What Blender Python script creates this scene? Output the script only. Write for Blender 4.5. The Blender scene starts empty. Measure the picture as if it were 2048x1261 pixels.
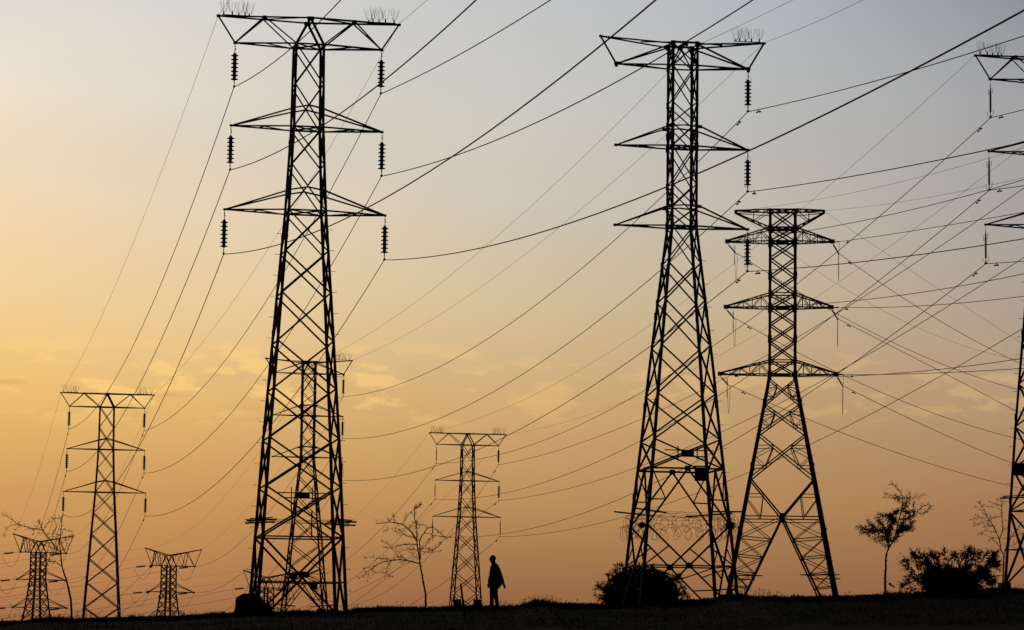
import bpy, bmesh, math, random
from mathutils import Vector, Matrix, noise
random.seed(7)
PI = math.pi
scene = bpy.context.scene
C = scene.collection

# ------------------------------------------------------------------ camera
FPX = 5800.0
PITCH = math.atan((1265-630.5)/FPX)
ROLL = 0.0128
cam_d = bpy.data.cameras.new("camera"); cam = bpy.data.objects.new("camera", cam_d); C.objects.link(cam)
cam_d.sensor_fit = 'HORIZONTAL'; cam_d.sensor_width = 36.0; cam_d.lens = FPX/2048*36.0
cam_d.clip_start = 0.5; cam_d.clip_end = 9000
_F = Vector((0, math.cos(PITCH), math.sin(PITCH)))
_R0 = Vector((1, 0, 0)); _U0 = Vector((0, -math.sin(PITCH), math.cos(PITCH)))
_R = _R0*math.cos(ROLL) + _U0*math.sin(ROLL); _U = -_R0*math.sin(ROLL) + _U0*math.cos(ROLL)
cam.matrix_world = Matrix(((_R.x, _U.x, -_F.x, 0), (_R.y, _U.y, -_F.y, 0), (_R.z, _U.z, -_F.z, 0), (0, 0, 0, 1)))
scene.camera = cam

def at(px, py, D):
    """point D metres ahead of the camera that the photograph shows at pixel (px,py)"""
    v = _F + _R*((px-1024)/FPX) + _U*((630.5-py)/FPX)
    return v*(D/v.y)

# ------------------------------------------------------------------ world: dusk sky
SUN_AZ = math.radians(-32)      # left of the frame
SUN_EL = math.radians(2.5)
def lin(c):
    return tuple(((v/255)/12.92 if v/255 <= .04045 else ((v/255+.055)/1.055)**2.4) for v in c)
W = bpy.data.worlds.new("World"); scene.world = W; W.use_nodes = True
nt = W.node_tree; N = nt.nodes; Lk = nt.links; N.clear()
def nd(t, **k):
    n = N.new(t)
    for a, b in k.items(): setattr(n, a, b)
    return n
def mth(op, a, b=None, c=None, clamp=False):
    n = nd('ShaderNodeMath', operation=op); n.use_clamp = clamp
    for i, v in enumerate((a, b, c)):
        if v is None: continue
        if isinstance(v, (int, float)): n.inputs[i].default_value = v
        else: Lk.new(v, n.inputs[i])
    return n.outputs[0]
def mixc(f, a, b, bt='MIX'):
    n = nd('ShaderNodeMix', data_type='RGBA', blend_type=bt)
    for i, v in ((0, f), (6, a), (7, b)):
        if isinstance(v, (int, float)): n.inputs[i].default_value = v
        elif isinstance(v, tuple): n.inputs[i].default_value = (*v, 1)
        else: Lk.new(v, n.inputs[i])
    return n.outputs[2]
tc = nd('ShaderNodeTexCoord'); sep = nd('ShaderNodeSeparateXYZ'); Lk.new(tc.outputs['Generated'], sep.inputs[0])
X_, Y_, Z_ = sep.outputs
hyp = mth('SQRT', mth('ADD', mth('MULTIPLY', X_, X_), mth('MULTIPLY', Y_, Y_)))
elv = mth('DIVIDE', Z_, mth('MAXIMUM', hyp, .001))
azm = mth('ARCTAN2', X_, Y_)
ELS = [(1265, 0.0), (1180, .0145), (1000, .0455), (800, .0800), (600, .1146), (400, .1495), (200, .1845), (0, .2200)]
EMAX = 1.0
SKY = {   # columns of the sunset, by compass direction
 -.178:   [(156,107,72),(189,132,84),(213,161,97),(240,193,116),(243,210,155),(243,219,185),(238,226,206),(220,218,213)],
 -.088:   [(146,101,69),(175,122,79),(202,151,92),(225,182,117),(230,204,159),(228,211,186),(221,215,201),(212,211,208)],
 0.0:   [(136,92,63),(159,110,73),(192,146,94),(209,172,119),(212,193,156),(211,202,186),(205,203,195),(199,200,201)],
 .088:   [(132,90,63),(154,108,72),(180,136,90),(192,157,113),(198,178,148),(196,188,176),(187,188,186),(180,183,190)],
 .178:   [(119,81,57),(144,99,68),(163,121,84),(183,151,118),(176,161,147),(170,165,162),(164,164,167),(141,146,153)],
}
def skyramp(cols):
    r = nd('ShaderNodeValToRGB'); cr = r.color_ramp; cr.interpolation = 'B_SPLINE' if False else 'EASE' if False else 'LINEAR'
    pts = list(zip([e[1] for e in ELS], cols)) + [(.33, tuple(int(v*.45) for v in cols[-1])), (1.0, (26, 30, 38))]  # stops above the view darkened to cut sky light on the ground
    while len(cr.elements) < len(pts): cr.elements.new(.5)
    for e, (p, c) in zip(cr.elements, pts):
        e.position = p; e.color = (*lin(c), 1)
    Lk.new(elv, r.inputs[0]); return r.outputs[0]
keys = sorted(SKY); col = skyramp(SKY[keys[0]])
for k0, k1 in zip(keys, keys[1:]):
    m = nd('ShaderNodeMapRange', clamp=True); Lk.new(azm, m.inputs[0])
    m.inputs[1].default_value = k0; m.inputs[2].default_value = k1
    col = mixc(m.outputs[0], col, skyramp(SKY[k1]))
# thin torn clouds low in the sky, lit gold from the left
def cloudnoise(sx, sz, scale, det, ro, off):
    cmb = nd('ShaderNodeCombineXYZ')
    Lk.new(mth('MULTIPLY', azm, sx), cmb.inputs[0]); Lk.new(mth('MULTIPLY', elv, sz), cmb.inputs[1]); cmb.inputs[2].default_value = off
    n = nd('ShaderNodeTexNoise'); Lk.new(cmb.outputs[0], n.inputs['Vector'])
    n.inputs['Scale'].default_value = scale; n.inputs['Detail'].default_value = det; n.inputs['Roughness'].default_value = ro
    return n.outputs['Fac']
def mr(x, a, b, c=0.0, d=1.0, sm=True):
    n = nd('ShaderNodeMapRange', clamp=True); n.interpolation_type = 'SMOOTHSTEP' if sm else 'LINEAR'
    Lk.new(x, n.inputs[0]); n.inputs[1].default_value = a; n.inputs[2].default_value = b; n.inputs[3].default_value = c; n.inputs[4].default_value = d
    return n.outputs[0]
cn = cloudnoise(40, 120, 1.0, 9, .58, 2.1)
band = mth('MULTIPLY', mr(elv, .066, .080), mr(elv, .104, .090))
side = mr(azm, .02, -.08, .28, .95)
cm = mth('MULTIPLY', mth('MULTIPLY', mr(cn, .50, .59), band), side)
col = mixc(mth('MULTIPLY', cm, .78), col, lin((251, 206, 130)))
c2 = cloudnoise(30, 200, 1.0, 5, .5, 9.1)
col = mixc(mth('MULTIPLY', mth('MULTIPLY', mr(c2, .56, .70), mth('MULTIPLY', mr(elv, .066, .076), mr(elv, .092, .082))), .35), col, lin((196, 150, 104)))
# broad soft unevenness of the high haze
c3 = cloudnoise(7, 16, 1.0, 3, .5, 5.0)
col = mixc(1.0, col, mixc(mr(c3, .3, .7, 0, 1, False), (.965, .97, .975), (1.035, 1.03, 1.02)), 'MULTIPLY')
# dimming added to the unseen sky beside and behind, keeps the ground dark
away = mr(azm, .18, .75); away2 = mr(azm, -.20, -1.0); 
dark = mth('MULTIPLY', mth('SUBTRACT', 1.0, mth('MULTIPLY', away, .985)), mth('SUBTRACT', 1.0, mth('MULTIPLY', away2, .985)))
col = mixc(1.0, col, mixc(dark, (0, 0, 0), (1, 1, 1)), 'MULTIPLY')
sky = nd('ShaderNodeTexSky', sky_type='NISHITA'); sky.sun_disc = False; sky.sun_elevation = SUN_EL; sky.sun_rotation = SUN_AZ; sky.dust_density = 4
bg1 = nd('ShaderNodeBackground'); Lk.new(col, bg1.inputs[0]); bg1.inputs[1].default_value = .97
bg2 = nd('ShaderNodeBackground'); Lk.new(sky.outputs[0], bg2.inputs[0]); bg2.inputs[1].default_value = .003
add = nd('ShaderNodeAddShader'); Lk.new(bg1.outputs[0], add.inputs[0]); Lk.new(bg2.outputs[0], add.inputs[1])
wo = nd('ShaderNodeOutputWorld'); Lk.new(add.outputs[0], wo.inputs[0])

# ------------------------------------------------------------------ sun (almost set, left of the frame) and exposure
sd = bpy.data.lights.new("sun", 'SUN'); sd.energy = .12; sd.angle = math.radians(3); sd.color = (1, .62, .32)
so = bpy.data.objects.new("sun", sd); C.objects.link(so)
sdir = Vector((math.sin(SUN_AZ)*math.cos(SUN_EL), math.cos(SUN_AZ)*math.cos(SUN_EL), math.sin(SUN_EL)))
so.rotation_euler = sdir.to_track_quat('Z', 'Y').to_euler()
scene.view_settings.view_transform = 'Standard'; scene.view_settings.look = 'None'
scene.view_settings.exposure = 0; scene.view_settings.gamma = 1

# ------------------------------------------------------------------ materials
def material(name, base, rough=.8, metal=0.0, var=.35, scale=6.0, bump=0.0, translucent=0.0):
    m = bpy.data.materials.new(name); m.use_nodes = True; t = m.node_tree; b = t.nodes['Principled BSDF']
    n = t.nodes.new('ShaderNodeTexNoise'); n.inputs['Scale'].default_value = scale; n.inputs['Detail'].default_value = 5
    co = t.nodes.new('ShaderNodeTexCoord'); t.links.new(co.outputs['Object'], n.inputs['Vector'])
    r = t.nodes.new('ShaderNodeValToRGB')
    r.color_ramp.elements[0].position = .3; r.color_ramp.elements[1].position = .7
    r.color_ramp.elements[0].color = (*[v*(1-var) for v in base], 1); r.color_ramp.elements[1].color = (*[min(1, v*(1+var)) for v in base], 1)
    t.links.new(n.outputs['Fac'], r.inputs[0]); t.links.new(r.outputs[0], b.inputs['Base Color'])
    b.inputs['Roughness'].default_value = rough; b.inputs['Metallic'].default_value = metal
    b.inputs['Specular IOR Level'].default_value = .15
    if bump:
        bp = t.nodes.new('ShaderNodeBump'); bp.inputs['Strength'].default_value = bump
        t.links.new(n.outputs['Fac'], bp.inputs['Height']); t.links.new(bp.outputs[0], b.inputs['Normal'])
    return m
STEEL = material('weathered_steel', (.050, .048, .046), .8, 0, .3, 3)
ORANGE_LIT = material('painted_orange_light_steel', (.30, .085, .03), .8, 0, .4, 4)  # base colour holds the red-orange light on the side belts
PLATE = material('sign_plate_enamel', (.060, .022, .016), .6, 0, .3, 5)
WIRE = material('conductor_aluminium', (.06, .055, .05), .8, 0, .2, 8)
CERAM = material('insulator_glaze', (.030, .022, .018), .6, 0, .3, 12)
BARK = material('bark', (.055, .042, .032), .95, 0, .5, 18, .4)
LEAF = material('leaves', (.040, .050, .022), .8, 0, .5, 9)
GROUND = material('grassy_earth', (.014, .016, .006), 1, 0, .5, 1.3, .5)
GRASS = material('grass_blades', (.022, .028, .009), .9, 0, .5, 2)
STRAW = material('dry_grass', (.13, .095, .045), .9, 0, .4, 5)
ROCK = material('boulder_stone', (.06, .058, .055), .95, 0, .4, 3, .6)
SKIN = material('dark_skin', (.055, .030, .020), .6, 0, .15, 8)
SHIRT = material('pale_blue_shirt', (.20, .23, .34), .9, 0, .25, 14)
DARKC = material('dark_cloth', (.020, .020, .024), .95, 0, .3, 14)
REDC = material('dark_red_cloth', (.16, .035, .025), .95, 0, .3, 14)
HAIR = material('black_hair', (.012, .010, .009), .9, 0, .2, 30)
CONC = material('concrete', (.22, .21, .19), .95, 0, .2, 5, .2)

# ------------------------------------------------------------------ helpers
def tag(o, label=None, cat=None, group=None, kind=None):
    if label: o['label'] = label
    if cat: o['category'] = cat
    if group: o['group'] = group
    if kind: o['kind'] = kind
    return o
def empty(name, loc, rz=0.0):
    o = bpy.data.objects.new(name, None); C.objects.link(o); o.location = loc; o.rotation_euler = (0, 0, rz); o.empty_display_size = .3; return o
def obj(name, bm, mat, parent=None, smooth=False):
    me = bpy.data.meshes.new(name); bm.to_mesh(me); bm.free(); me.materials.append(mat)
    if smooth:
        for p in me.polygons: p.use_smooth = True
    o = bpy.data.objects.new(name, me); C.objects.link(o)
    if parent is not None: o.parent = parent
    return o
def inst(o, parent, loc=None, mat4=None):
    c = o.copy(); C.objects.link(c); c.parent = parent
    if loc is not None: c.location = loc
    return c
def copy_tree(o, parent=None):
    c = o.copy(); C.objects.link(c); c.parent = parent
    for ch in list(o.children): copy_tree(ch, c)
    return c
def frame(d):
    d = d.normalized(); up = Vector((0, 0, 1)) if abs(d.z) < .95 else Vector((0, 1, 0))
    s = d.cross(up).normalized(); return s, s.cross(d).normalized()
WT = 1.0
def beam(bm, a, b, w, flip=1, t=None):
    w = w*WT
    """an angle-iron member from a to b, legs w wide"""
    a = Vector(a); b = Vector(b); s, u = frame(b-a); s = s*flip
    t = t or max(.012, w*.22); h = w/2
    prof = [(-h, -h), (h, -h), (h, -h+t), (-h+t, -h+t), (-h+t, h), (-h, h)]
    va = [bm.verts.new(a+s*x+u*y) for x, y in prof]; vb = [bm.verts.new(b+s*x+u*y) for x, y in prof]
    for i in range(6): j = (i+1) % 6; bm.faces.new((va[i], va[j], vb[j], vb[i]))
    for q in (va, vb):
        bm.faces.new((q[0], q[1], q[2], q[3])); bm.faces.new((q[0], q[3], q[4], q[5]))
def box(bm, c, sx, sy, sz, M=None):
    c = Vector(c); vs = []
    for x in (-1, 1):
        for y in (-1, 1):
            for z in (-1, 1):
                p = Vector((x*sx/2, y*sy/2, z*sz/2)); p = (M @ p) if M else p; vs.append(bm.verts.new(c+p))
    for f in ((0,1,3,2),(4,6,7,5),(0,4,5,1),(2,3,7,6),(0,2,6,4),(1,5,7,3)): bm.faces.new([vs[i] for i in f])
def tube(bm, pts, r, n=6, r2=None, cap=True):
    pts = [Vector(p) for p in pts]; rings = []; L = len(pts)
    for i, p in enumerate(pts):
        d = (pts[min(i+1, L-1)] - pts[max(i-1, 0)])
        if d.length < 1e-7: d = Vector((0, 0, 1))
        s, u = frame(d)
        if rings: # keep twist small
            pass
        rr = r[i] if isinstance(r, (list, tuple)) else (r if r2 is None else r+(r2-r)*i/max(1, L-1))
        rings.append([bm.verts.new(p+(s*math.cos(2*PI*k/n)+u*math.sin(2*PI*k/n))*rr) for k in range(n)])
    for A, B in zip(rings, rings[1:]):
        for k in range(n): bm.faces.new((A[k], A[(k+1) % n], B[(k+1) % n], B[k]))
    if cap: bm.faces.new(rings[0][::-1]); bm.faces.new(rings[-1])
def lathe(bm, prof, org=(0, 0, 0), n=12):
    org = Vector(org); rings = []
    for r, z in prof: rings.append([bm.verts.new(org+Vector((r*math.cos(2*PI*k/n), r*math.sin(2*PI*k/n), z))) for k in range(n)])
    for A, B in zip(rings, rings[1:]):
        for k in range(n): bm.faces.new((A[k], A[(k+1) % n], B[(k+1) % n], B[k]))
    bm.faces.new(rings[0][::-1]); bm.faces.new(rings[-1])
def interp(tab, x):
    if x <= tab[0][0]: return tab[0][1]
    for (a, p), (b, q) in zip(tab, tab[1:]):
        if x <= b: return p+(q-p)*(x-a)/(b-a)
    return tab[-1][1]
def sstep(t): t = max(0, min(1, t)); return t*t*(3-2*t)

# ------------------------------------------------------------------ ground
CREST = [(-400,1252),(0,1247),(80,1246),(104,1240),(130,1238),(230,1239),(300,1236),(400,1234),(450,1229),(560,1226),(700,1224),(745,1218),(800,1216),(900,1216),(960,1215),(1000,1214),(1050,1212),(1075,1206),(1105,1204),(1125,1209),(1200,1210),(1300,1209),(1380,1203),(1440,1199),(1465,1191),(1490,1190),(1512,1195),(1660,1195),(1740,1192),(1800,1188),(1900,1187),(1960,1184),(1990,1178),(2025,1177),(2048,1182),(2500,1178)]
DC = 97.0
def crest_z(X):
    px = 1024 + X/DC*FPX
    py = interp(CREST, px)
    return at(px, py, DC).z
FAR = [(-8.9,123,.45),(7.6,130,.95),(26.3,141,2.2),(17.4,185,2.0),(-33.5,240,-6.5),(-17.4,249,-2.3),(-4.3,290,-6.0),(-61.7,385,-6),(-46.2,400,-6),(-33,405,-6),(60,260,-2),(90,150,1),(-60,150,-3),(0,500,-8),(200,400,-6),(-250,300,-8),(5.8,137,.9),(3,112,.75),(8,112,.85),(-2,112,.6),(-25,130,-1.5)]
def far_z(x, y):
    w = 0; s = 0
    for a, b, z in FAR:
        k = 1/((x-a)**2+(y-b)**2+4)**1.5; w += k; s += k*z
    return s/w
def gz(x, y):
    if y < 0: return -1.6 + .02*noise.noise(Vector((x*.3, y*.3, 0)))
    near = max(-1.0, min(1.0, y/DC))
    zc = crest_z(max(-30, min(30, x*1.0)))
    if y <= DC:
        t = near
        z = -1.6 + (zc+1.6)*(t**1.55)
        z += .05*noise.noise(Vector((x*.25, y*.25, 0)))*sstep((DC-2-y)/8)
        return z
    t = sstep((y-DC-1)/20)
    zf = far_z(x, y)
    if y > 450: zf = zf*(1-sstep((y-450)/300)) + -9*sstep((y-450)/300)
    return zc*(1-t) + zf*t
def make_ground():
    xs = [-3000,-1500,-800,-400,-250,-160,-110,-80,-60]; x = -45
    while x < 45: xs.append(x); x += .55
    xs += [50,60,80,110,160,250,400,800,1500,3000]
    ys = [-60,-30,-10,0,10,20,30,40,50,58]; y = 64
    while y < 104: ys.append(y); y += .7
    while y < 200: ys.append(y); y += 4
    while y < 460: ys.append(y); y += 14
    ys += [520,600,700,850,1100,1500,2200,3500,6000]
    bm = bmesh.new(); g = []
    for yy in ys: g.append([bm.verts.new((xx, yy, gz(xx, yy))) for xx in xs])
    for a, b in zip(g, g[1:]):
        for i in range(len(xs)-1): bm.faces.new((a[i], a[i+1], b[i+1], b[i]))
    o = obj('ground', bm, GROUND, smooth=True); tag(o, kind='structure')
make_ground()

# ------------------------------------------------------------------ shared pylon pieces
def make_disc_mesh():
    bm = bmesh.new()
    lathe(bm, [(.012,.095),(.045,.09),(.055,.05),(.062,.035),(.148,.008),(.168,-.006),(.164,-.018),(.11,-.010),(.068,-.016),(.04,-.03),(.03,-.08)], n=14)
    me = bpy.data.meshes.new('disc'); bm.to_mesh(me); bm.free(); me.materials.append(CERAM); return me
DISC = make_disc_mesh()
def add_mesh(name, me, parent, loc):
    o = bpy.data.objects.new(name, me); C.objects.link(o); o.parent = parent; o.location = loc; return o
def clamp_bm(bm, z):
    box(bm, (0, 0, z), .07, .26, .06); box(bm, (0, 0, z+.07), .03, .03, .12); box(bm, (0, 0, z-.03), .05, .16, .05)
DROP = 1.90
def disc_string(parent, loc, horns=False, nd_=7, sub=True):
    """cap-and-pin suspension string hanging from loc; a part, its discs sub-parts"""
    bm = bmesh.new()
    tube(bm, [(0, 0, 0), (0, 0, -.16)], .012, 5); lathe(bm, [(.02,-.14),(.03,-.17),(.02,-.2)], n=6)
    tube(bm, [(0, 0, -.2), (0, 0, -.45)], .016, 5); box(bm, (.02, 0, -.27), .05, .02, .06)
    tube(bm, [(0, 0, -.42), (0, 0, -.5), (0, 0, -1.62)], [.02, .078, .072], 8)
    tube(bm, [(0, 0, -1.62), (0, 0, -DROP+.02)], .017, 5); box(bm, (0, 0, -1.74), .05, .025, .05)
    clamp_bm(bm, -DROP)
    if horns:
        for s in (-1, 1):
            z0, z1, sg = (-.36, -.62, 1) if s > 0 else (-1.72, -1.50, -1)
            tube(bm, [(0, 0, z0), (s*.13, 0, z0+.02), (s*.14, 0, z0-.08*sg), (s*.13, 0, z1)], .008, 5)
            tube(bm, [(0, 0, z0), (-s*.08, .03, z0+.01), (-s*.09, .04, z1+.1*sg)], .007, 5)
    o = obj('insulator_string', bm, STEEL, parent); o.location = loc
    for i in range(nd_):
        add_mesh('disc', DISC, o, (0, 0, -.555-.172*i))
    return o
def rod_string(parent, loc, horns=True):
    """long-rod polymer suspension insulator with arcing horns"""
    bm = bmesh.new()
    tube(bm, [(0, 0, 0), (0, 0, -.30)], .010, 5); tube(bm, [(0, 0, -.28), (0, 0, -.55)], .022, 6)
    tube(bm, [(0, 0, -.5), (0, 0, -1.66)], .038, 8)
    z = -.62; k = 0
    while z > -1.64:
        r = .080 if k % 2 else .068
        lathe(bm, [(.02, z+.014), (r, z-.004), (.02, z-.012)], n=10); z -= .044; k += 1
    tube(bm, [(0, 0, -1.64), (0, 0, -DROP)], .018, 6); clamp_bm(bm, -DROP)
    if horns:
        tube(bm, [(0, 0, -.50), (.09, 0, -.46), (.125, .02, -.52), (.12, .03, -.70)], .011, 5)
        tube(bm, [(0, 0, -.52), (-.06, 0, -.50), (-.12, -.02, -.55), (-.12, -.03, -.82)], .011, 5)
        tube(bm, [(0, 0, -1.82), (.12, 0, -1.80), (.16, .02, -1.72), (.17, .03, -1.50)], .011, 5)
        tube(bm, [(0, 0, -1.82), (-.11, 0, -1.84), (-.16, -.02, -1.76), (-.18, -.03, -1.64)], .011, 5)
    o = obj('insulator_string', bm, CERAM, parent); o.location = loc; return o
def make_spike_mesh(seed, h=.12):
    rnd = random.Random(seed); bm = bmesh.new()
    box(bm, (0, 0, h/2), .055, .055, h)
    for k in range(10):
        a = rnd.uniform(-1.2, 1.2); b = rnd.uniform(-.5, .5); L = rnd.uniform(.32, .56)
        p0 = Vector((a*.10, b*.05, h)); p1 = p0+Vector((a*.08, b*.05, L*.5)); p2 = p0+Vector((a*.13+rnd.uniform(-.04, .04), b*.08, L))
        tube(bm, [(0, 0, h*.9), p0, p1, p2], .0042, 3)
    me = bpy.data.meshes.new('bird_spike'); bm.to_mesh(me); bm.free(); me.materials.append(STEEL); return me
SPIKES = [make_spike_mesh(i, h) for i, h in enumerate((.13, .14, .09, .14, .08))]
def bird_guard(parent, tip, s, us=(.22, .59, .87, 1.14, 1.32)):
    bm = bmesh.new(); box(bm, (tip[0]-s*.78, 0, .062), 1.3, .045, .03)
    o = obj('bird_guard', bm, STEEL, parent)
    for i, u in enumerate(us): add_mesh('bird_spike', SPIKES[i], o, (tip[0]-s*u, tip[1], .075))
    return o
BOLT = None
def bolt_mesh():
    global BOLT
    if BOLT is None:
        bm = bmesh.new(); tube(bm, [(0, 0, 0), (.24, 0, 0)], .011, 6); box(bm, (.24, 0, 0), .02, .035, .035)
        BOLT = bpy.data.meshes.new('step_bolt'); bm.to_mesh(BOLT); bm.free(); BOLT.materials.append(STEEL)
    return BOLT

class Body:
    """square lattice tower: hw(z) half width; z measured down from the top (0)"""
    def __init__(s, root, prof, zs): s.root = root; s.prof = prof; s.zs = zs
    def hw(s, z): return interp(sorted(s.prof), z)/2
    def P(s, cu, cv, z): h = s.hw(z); return Vector((cu*h, cv*h, z))
CORN = [(-1, -1), (1, -1), (1, 1), (-1, 1)]
def build_legs(B, ztop, zbot, w0, w1):
    for cu, cv in CORN:
        bm = bmesh.new(); zz = [ztop]+[z for z in sorted([p[0] for p in B.prof], reverse=True) if zbot < z < ztop]+[zbot]
        for a, b in zip(zz, zz[1:]):
            t = (ztop-a)/(ztop-zbot); w = w0+(w1-w0)*t
            beam(bm, B.P(cu, cv, a+.02), B.P(cu, cv, b-.02), w, cu*cv, w*.30)
        # splice plates where leg lengths are bolted together
        z = ztop-4.2
        while z > zbot+1:
            p = B.P(cu, cv, z); box(bm, p, w0*1.5, w0*1.5, .34); z -= 4.1
        o = obj('leg', bm, STEEL, B.root)
def xpanel(bm, B, z0, z1, w, faces=4, off=.0, double=0):
    for i in range(faces):
        a, b = CORN[i], CORN[(i+1) % 4]
        for p, q in ((a, b), (b, a)):
            beam(bm, B.P(*p, z0), B.P(*q, z1), w, 1)
            if double:
                beam(bm, B.P(*p, z0-double), B.P(*q, z1-double), w*.8, 1)
def ring(bm, B, z, w, diag=False):
    for i in range(4): beam(bm, B.P(*CORN[i], z), B.P(*CORN[(i+1) % 4], z), w)
    if diag: beam(bm, B.P(-1, -1, z), B.P(1, 1, z), w*.8); beam(bm, B.P(1, -1, z), B.P(-1, 1, z), w*.8)
def gusset(bm, p, w, h): box(bm, p, w, .03, h)

# ------------------------------------------------------------------ type A pylon (peaked hub, W-shaped top beam)
A_PROF = [(-.02,1.18),(-1.14,1.18),(-4.74,1.25),(-8.37,1.58),(-11.92,2.08),(-18.12,2.91),(-22.27,3.36),(-25.7,3.74),(-27,3.88)]
A_NODES = [-1.14,-2.88,-4.74,-6.37,-8.37,-10.13,-11.92,-14.0,-16.02,-18.12,-20.17,-22.27]
A_ARM = {'T': (3.17, -1.14), 'M': (3.26, -4.74), 'B': (3.45, -8.37)}
def pylon_a(strings='discs', spikes=(1, 1), fine=True, horns=False):
    global WT; WT = 1.32
    root = empty('lattice_pylon', (0, 0, 0)); B = Body(root, A_PROF, A_NODES)
    build_legs(B, -1.14, -26.3, .078, .108)
    for k, (z0, z1) in enumerate(zip(A_NODES, A_NODES[1:])):
        bm = bmesh.new(); xpanel(bm, B, z0, z1, .048 if k < 5 else .058); obj('bracing', bm, STEEL, root)
    bm = bmesh.new()                        # foot panel: big X, two belts
    xpanel(bm, B, -22.27, -25.9, .07); ring(bm, B, -22.27, .048); ring(bm, B, -24.15, .040, False)
    for v in (-1, 1): gusset(bm, B.P(0, v, -23.85), .34, .26)
    obj('bracing', bm, STEEL, root)
    # top beam
    h = .59; bm = bmesh.new()
    for s in (-1, 1):
        tip = Vector((s*3.91, 0, 0)); low = Vector((s*3.17, 0, -1.14)); 
        for v in (-1, 1):
            hub = Vector((0, v*h, 0)); mid = Vector((s*1.95, v*.30, 0))
            beam(bm, tip, mid, .055); beam(bm, mid, hub, .055); beam(bm, mid, low, .05)
            beam(bm, mid, (s*h, v*h, -1.14), .045); beam(bm, low, (s*h, v*h, -1.14), .055)
            beam(bm, hub, (s*h, v*h, -1.14), .085)
        beam(bm, tip, low, .055); box(bm, tip, .16, .12, .10); box(bm, low, .15, .12, .12)
        beam(bm, (s*1.9, -.28, -1.15), (s*h, h, -1.15), .035); beam(bm, (s*1.95, .3, .01), (0, -h, .01), .035)
        box(bm, (s*1.95, 0, 0), .14, .66, .10)
    box(bm, (0, -h, -.03), .30, .05, .16); box(bm, (0, h, -.03), .30, .05, .16)
    beam(bm, (0, -h, 0), (0, h, 0), .05); ring(bm, B, -1.14, .055, True)
    obj('top_beam', bm, STEEL, root)
    for key in 'MB':
        u, z = A_ARM[key]; hb = B.hw(z); zu = z+(.80 if key == 'M' else .86); za = z+(.93 if key == 'M' else 1.0)
        hu = B.hw(zu)
        for s in (-1, 1):
            bm = bmesh.new(); tip = Vector((s*u, 0, z))
            for v in (-1, 1):
                beam(bm, tip, (s*hb, v*hb, z), .05); beam(bm, tip, (s*hu, v*hu, zu), .05); beam(bm, (s*hu, v*hu, zu), (0, v*hu, za), .05)
            beam(bm, (s*(u+hb)*.5, -.32*hb/.6, z-.02), (s*hb, hb, z-.02), .036)
            beam(bm, (s*(u+hb)*.56, .3*hb/.6, z-.01), (s*(u+hb)*.46, -.3*hb/.6, z-.01), .036)
            box(bm, tip, .12, .10, .09)
            obj('crossarm', bm, STEEL, root)
        bm = bmesh.new(); ring(bm, B, z, .055, True); obj('belt', bm, STEEL, root)
    for key in 'TMB':
        u, z = A_ARM[key]
        for s in (-1, 1):
            kind = strings if isinstance(strings, str) else strings[key+('L' if s < 0 else 'R')]
            (disc_string if kind == 'discs' else rod_string)(root, (s*u, 0, z-.03+.03), horns=(kind != 'discs' and strings == 'rods'))
    for s, on in zip((-1, 1), spikes):
        if on: bird_guard(root, (s*3.91, 0), s)
    # step bolts on two opposite legs
    z = -9.2
    while z > -25.5:
        for cu, cv in ((-1, 1), (1, -1)):
            p = B.P(cu, cv, z); o = add_mesh('step_bolt', bolt_mesh(), root, p); o.rotation_euler = (0, 0, PI if cu < 0 else 0)
        z -= .90
    # danger notice frame across the front
    bm = bmesh.new(); y = -B.hw(-20.6)-.03
    beam(bm, (-1.15, y, -20.45), (1.25, y, -20.45), .035); beam(bm, (-.85, y, -20.66), (.95, y, -20.66), .035)
    for x in (-.52, .36): beam(bm, (x, y-.03, -20.2), (x, y-.03, -20.9), .03)
    beam(bm, (-.52, y, -20.9), (-.42, y, -22.3), .04); beam(bm, (.36, y, -21.2), (.36, y, -22.3), .04)
    o = obj('notice_frame', bm, STEEL, root)
    bm = bmesh.new(); box(bm, (-.06, y-.06, -20.55), .62, .02, .26); obj('notice_plate', bm, PLATE, root)
    # outriggers of the anti-climbing guard and their wires
    for cu, cv, a, b in ((-1, -1, -.75, .55), (-1, 1, -.45, .80), (1, -1, -.55, .60), (1, 1, -.30, 1.0)):
        p = B.P(cu, cv, -21.62); bm = bmesh.new()
        sl = .06 if cu < 0 else -.04
        beam(bm, p+Vector((a if cu < 0 else a, cv*.25, .02+sl*a)), p+Vector((b, cv*.05, .02+sl*b)), .055)
        beam(bm, p+Vector((a*.8, cv*.10, .10+sl*a)), p+Vector((b*.7, -cv*.2, .10+sl*b)), .036)
        obj('anti_climb_bar', bm, STEEL, root)
    rnd = random.Random(3)
    for v, dz in ((-1, .06), (-1, -.05), (1, .04), (1, .14)):
        p = B.P(-1, v, -21.6); q = B.P(1, v, -21.6)
        bm = bmesh.new(); tube(bm, [p+Vector((-.5, v*.2, dz)), p.lerp(q, .5)+Vector((0, v*.2, dz-.06)), q+Vector((.5, v*.2, dz))], .009, 4); obj('guard_wire', bm, STEEL, root)

    for cu, cv in CORN:
        bm = bmesh.new(); p = B.P(cu, cv, -26.2); box(bm, p, .5, .5, .9); obj('footing', bm, CONC, root)
    return root

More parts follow.
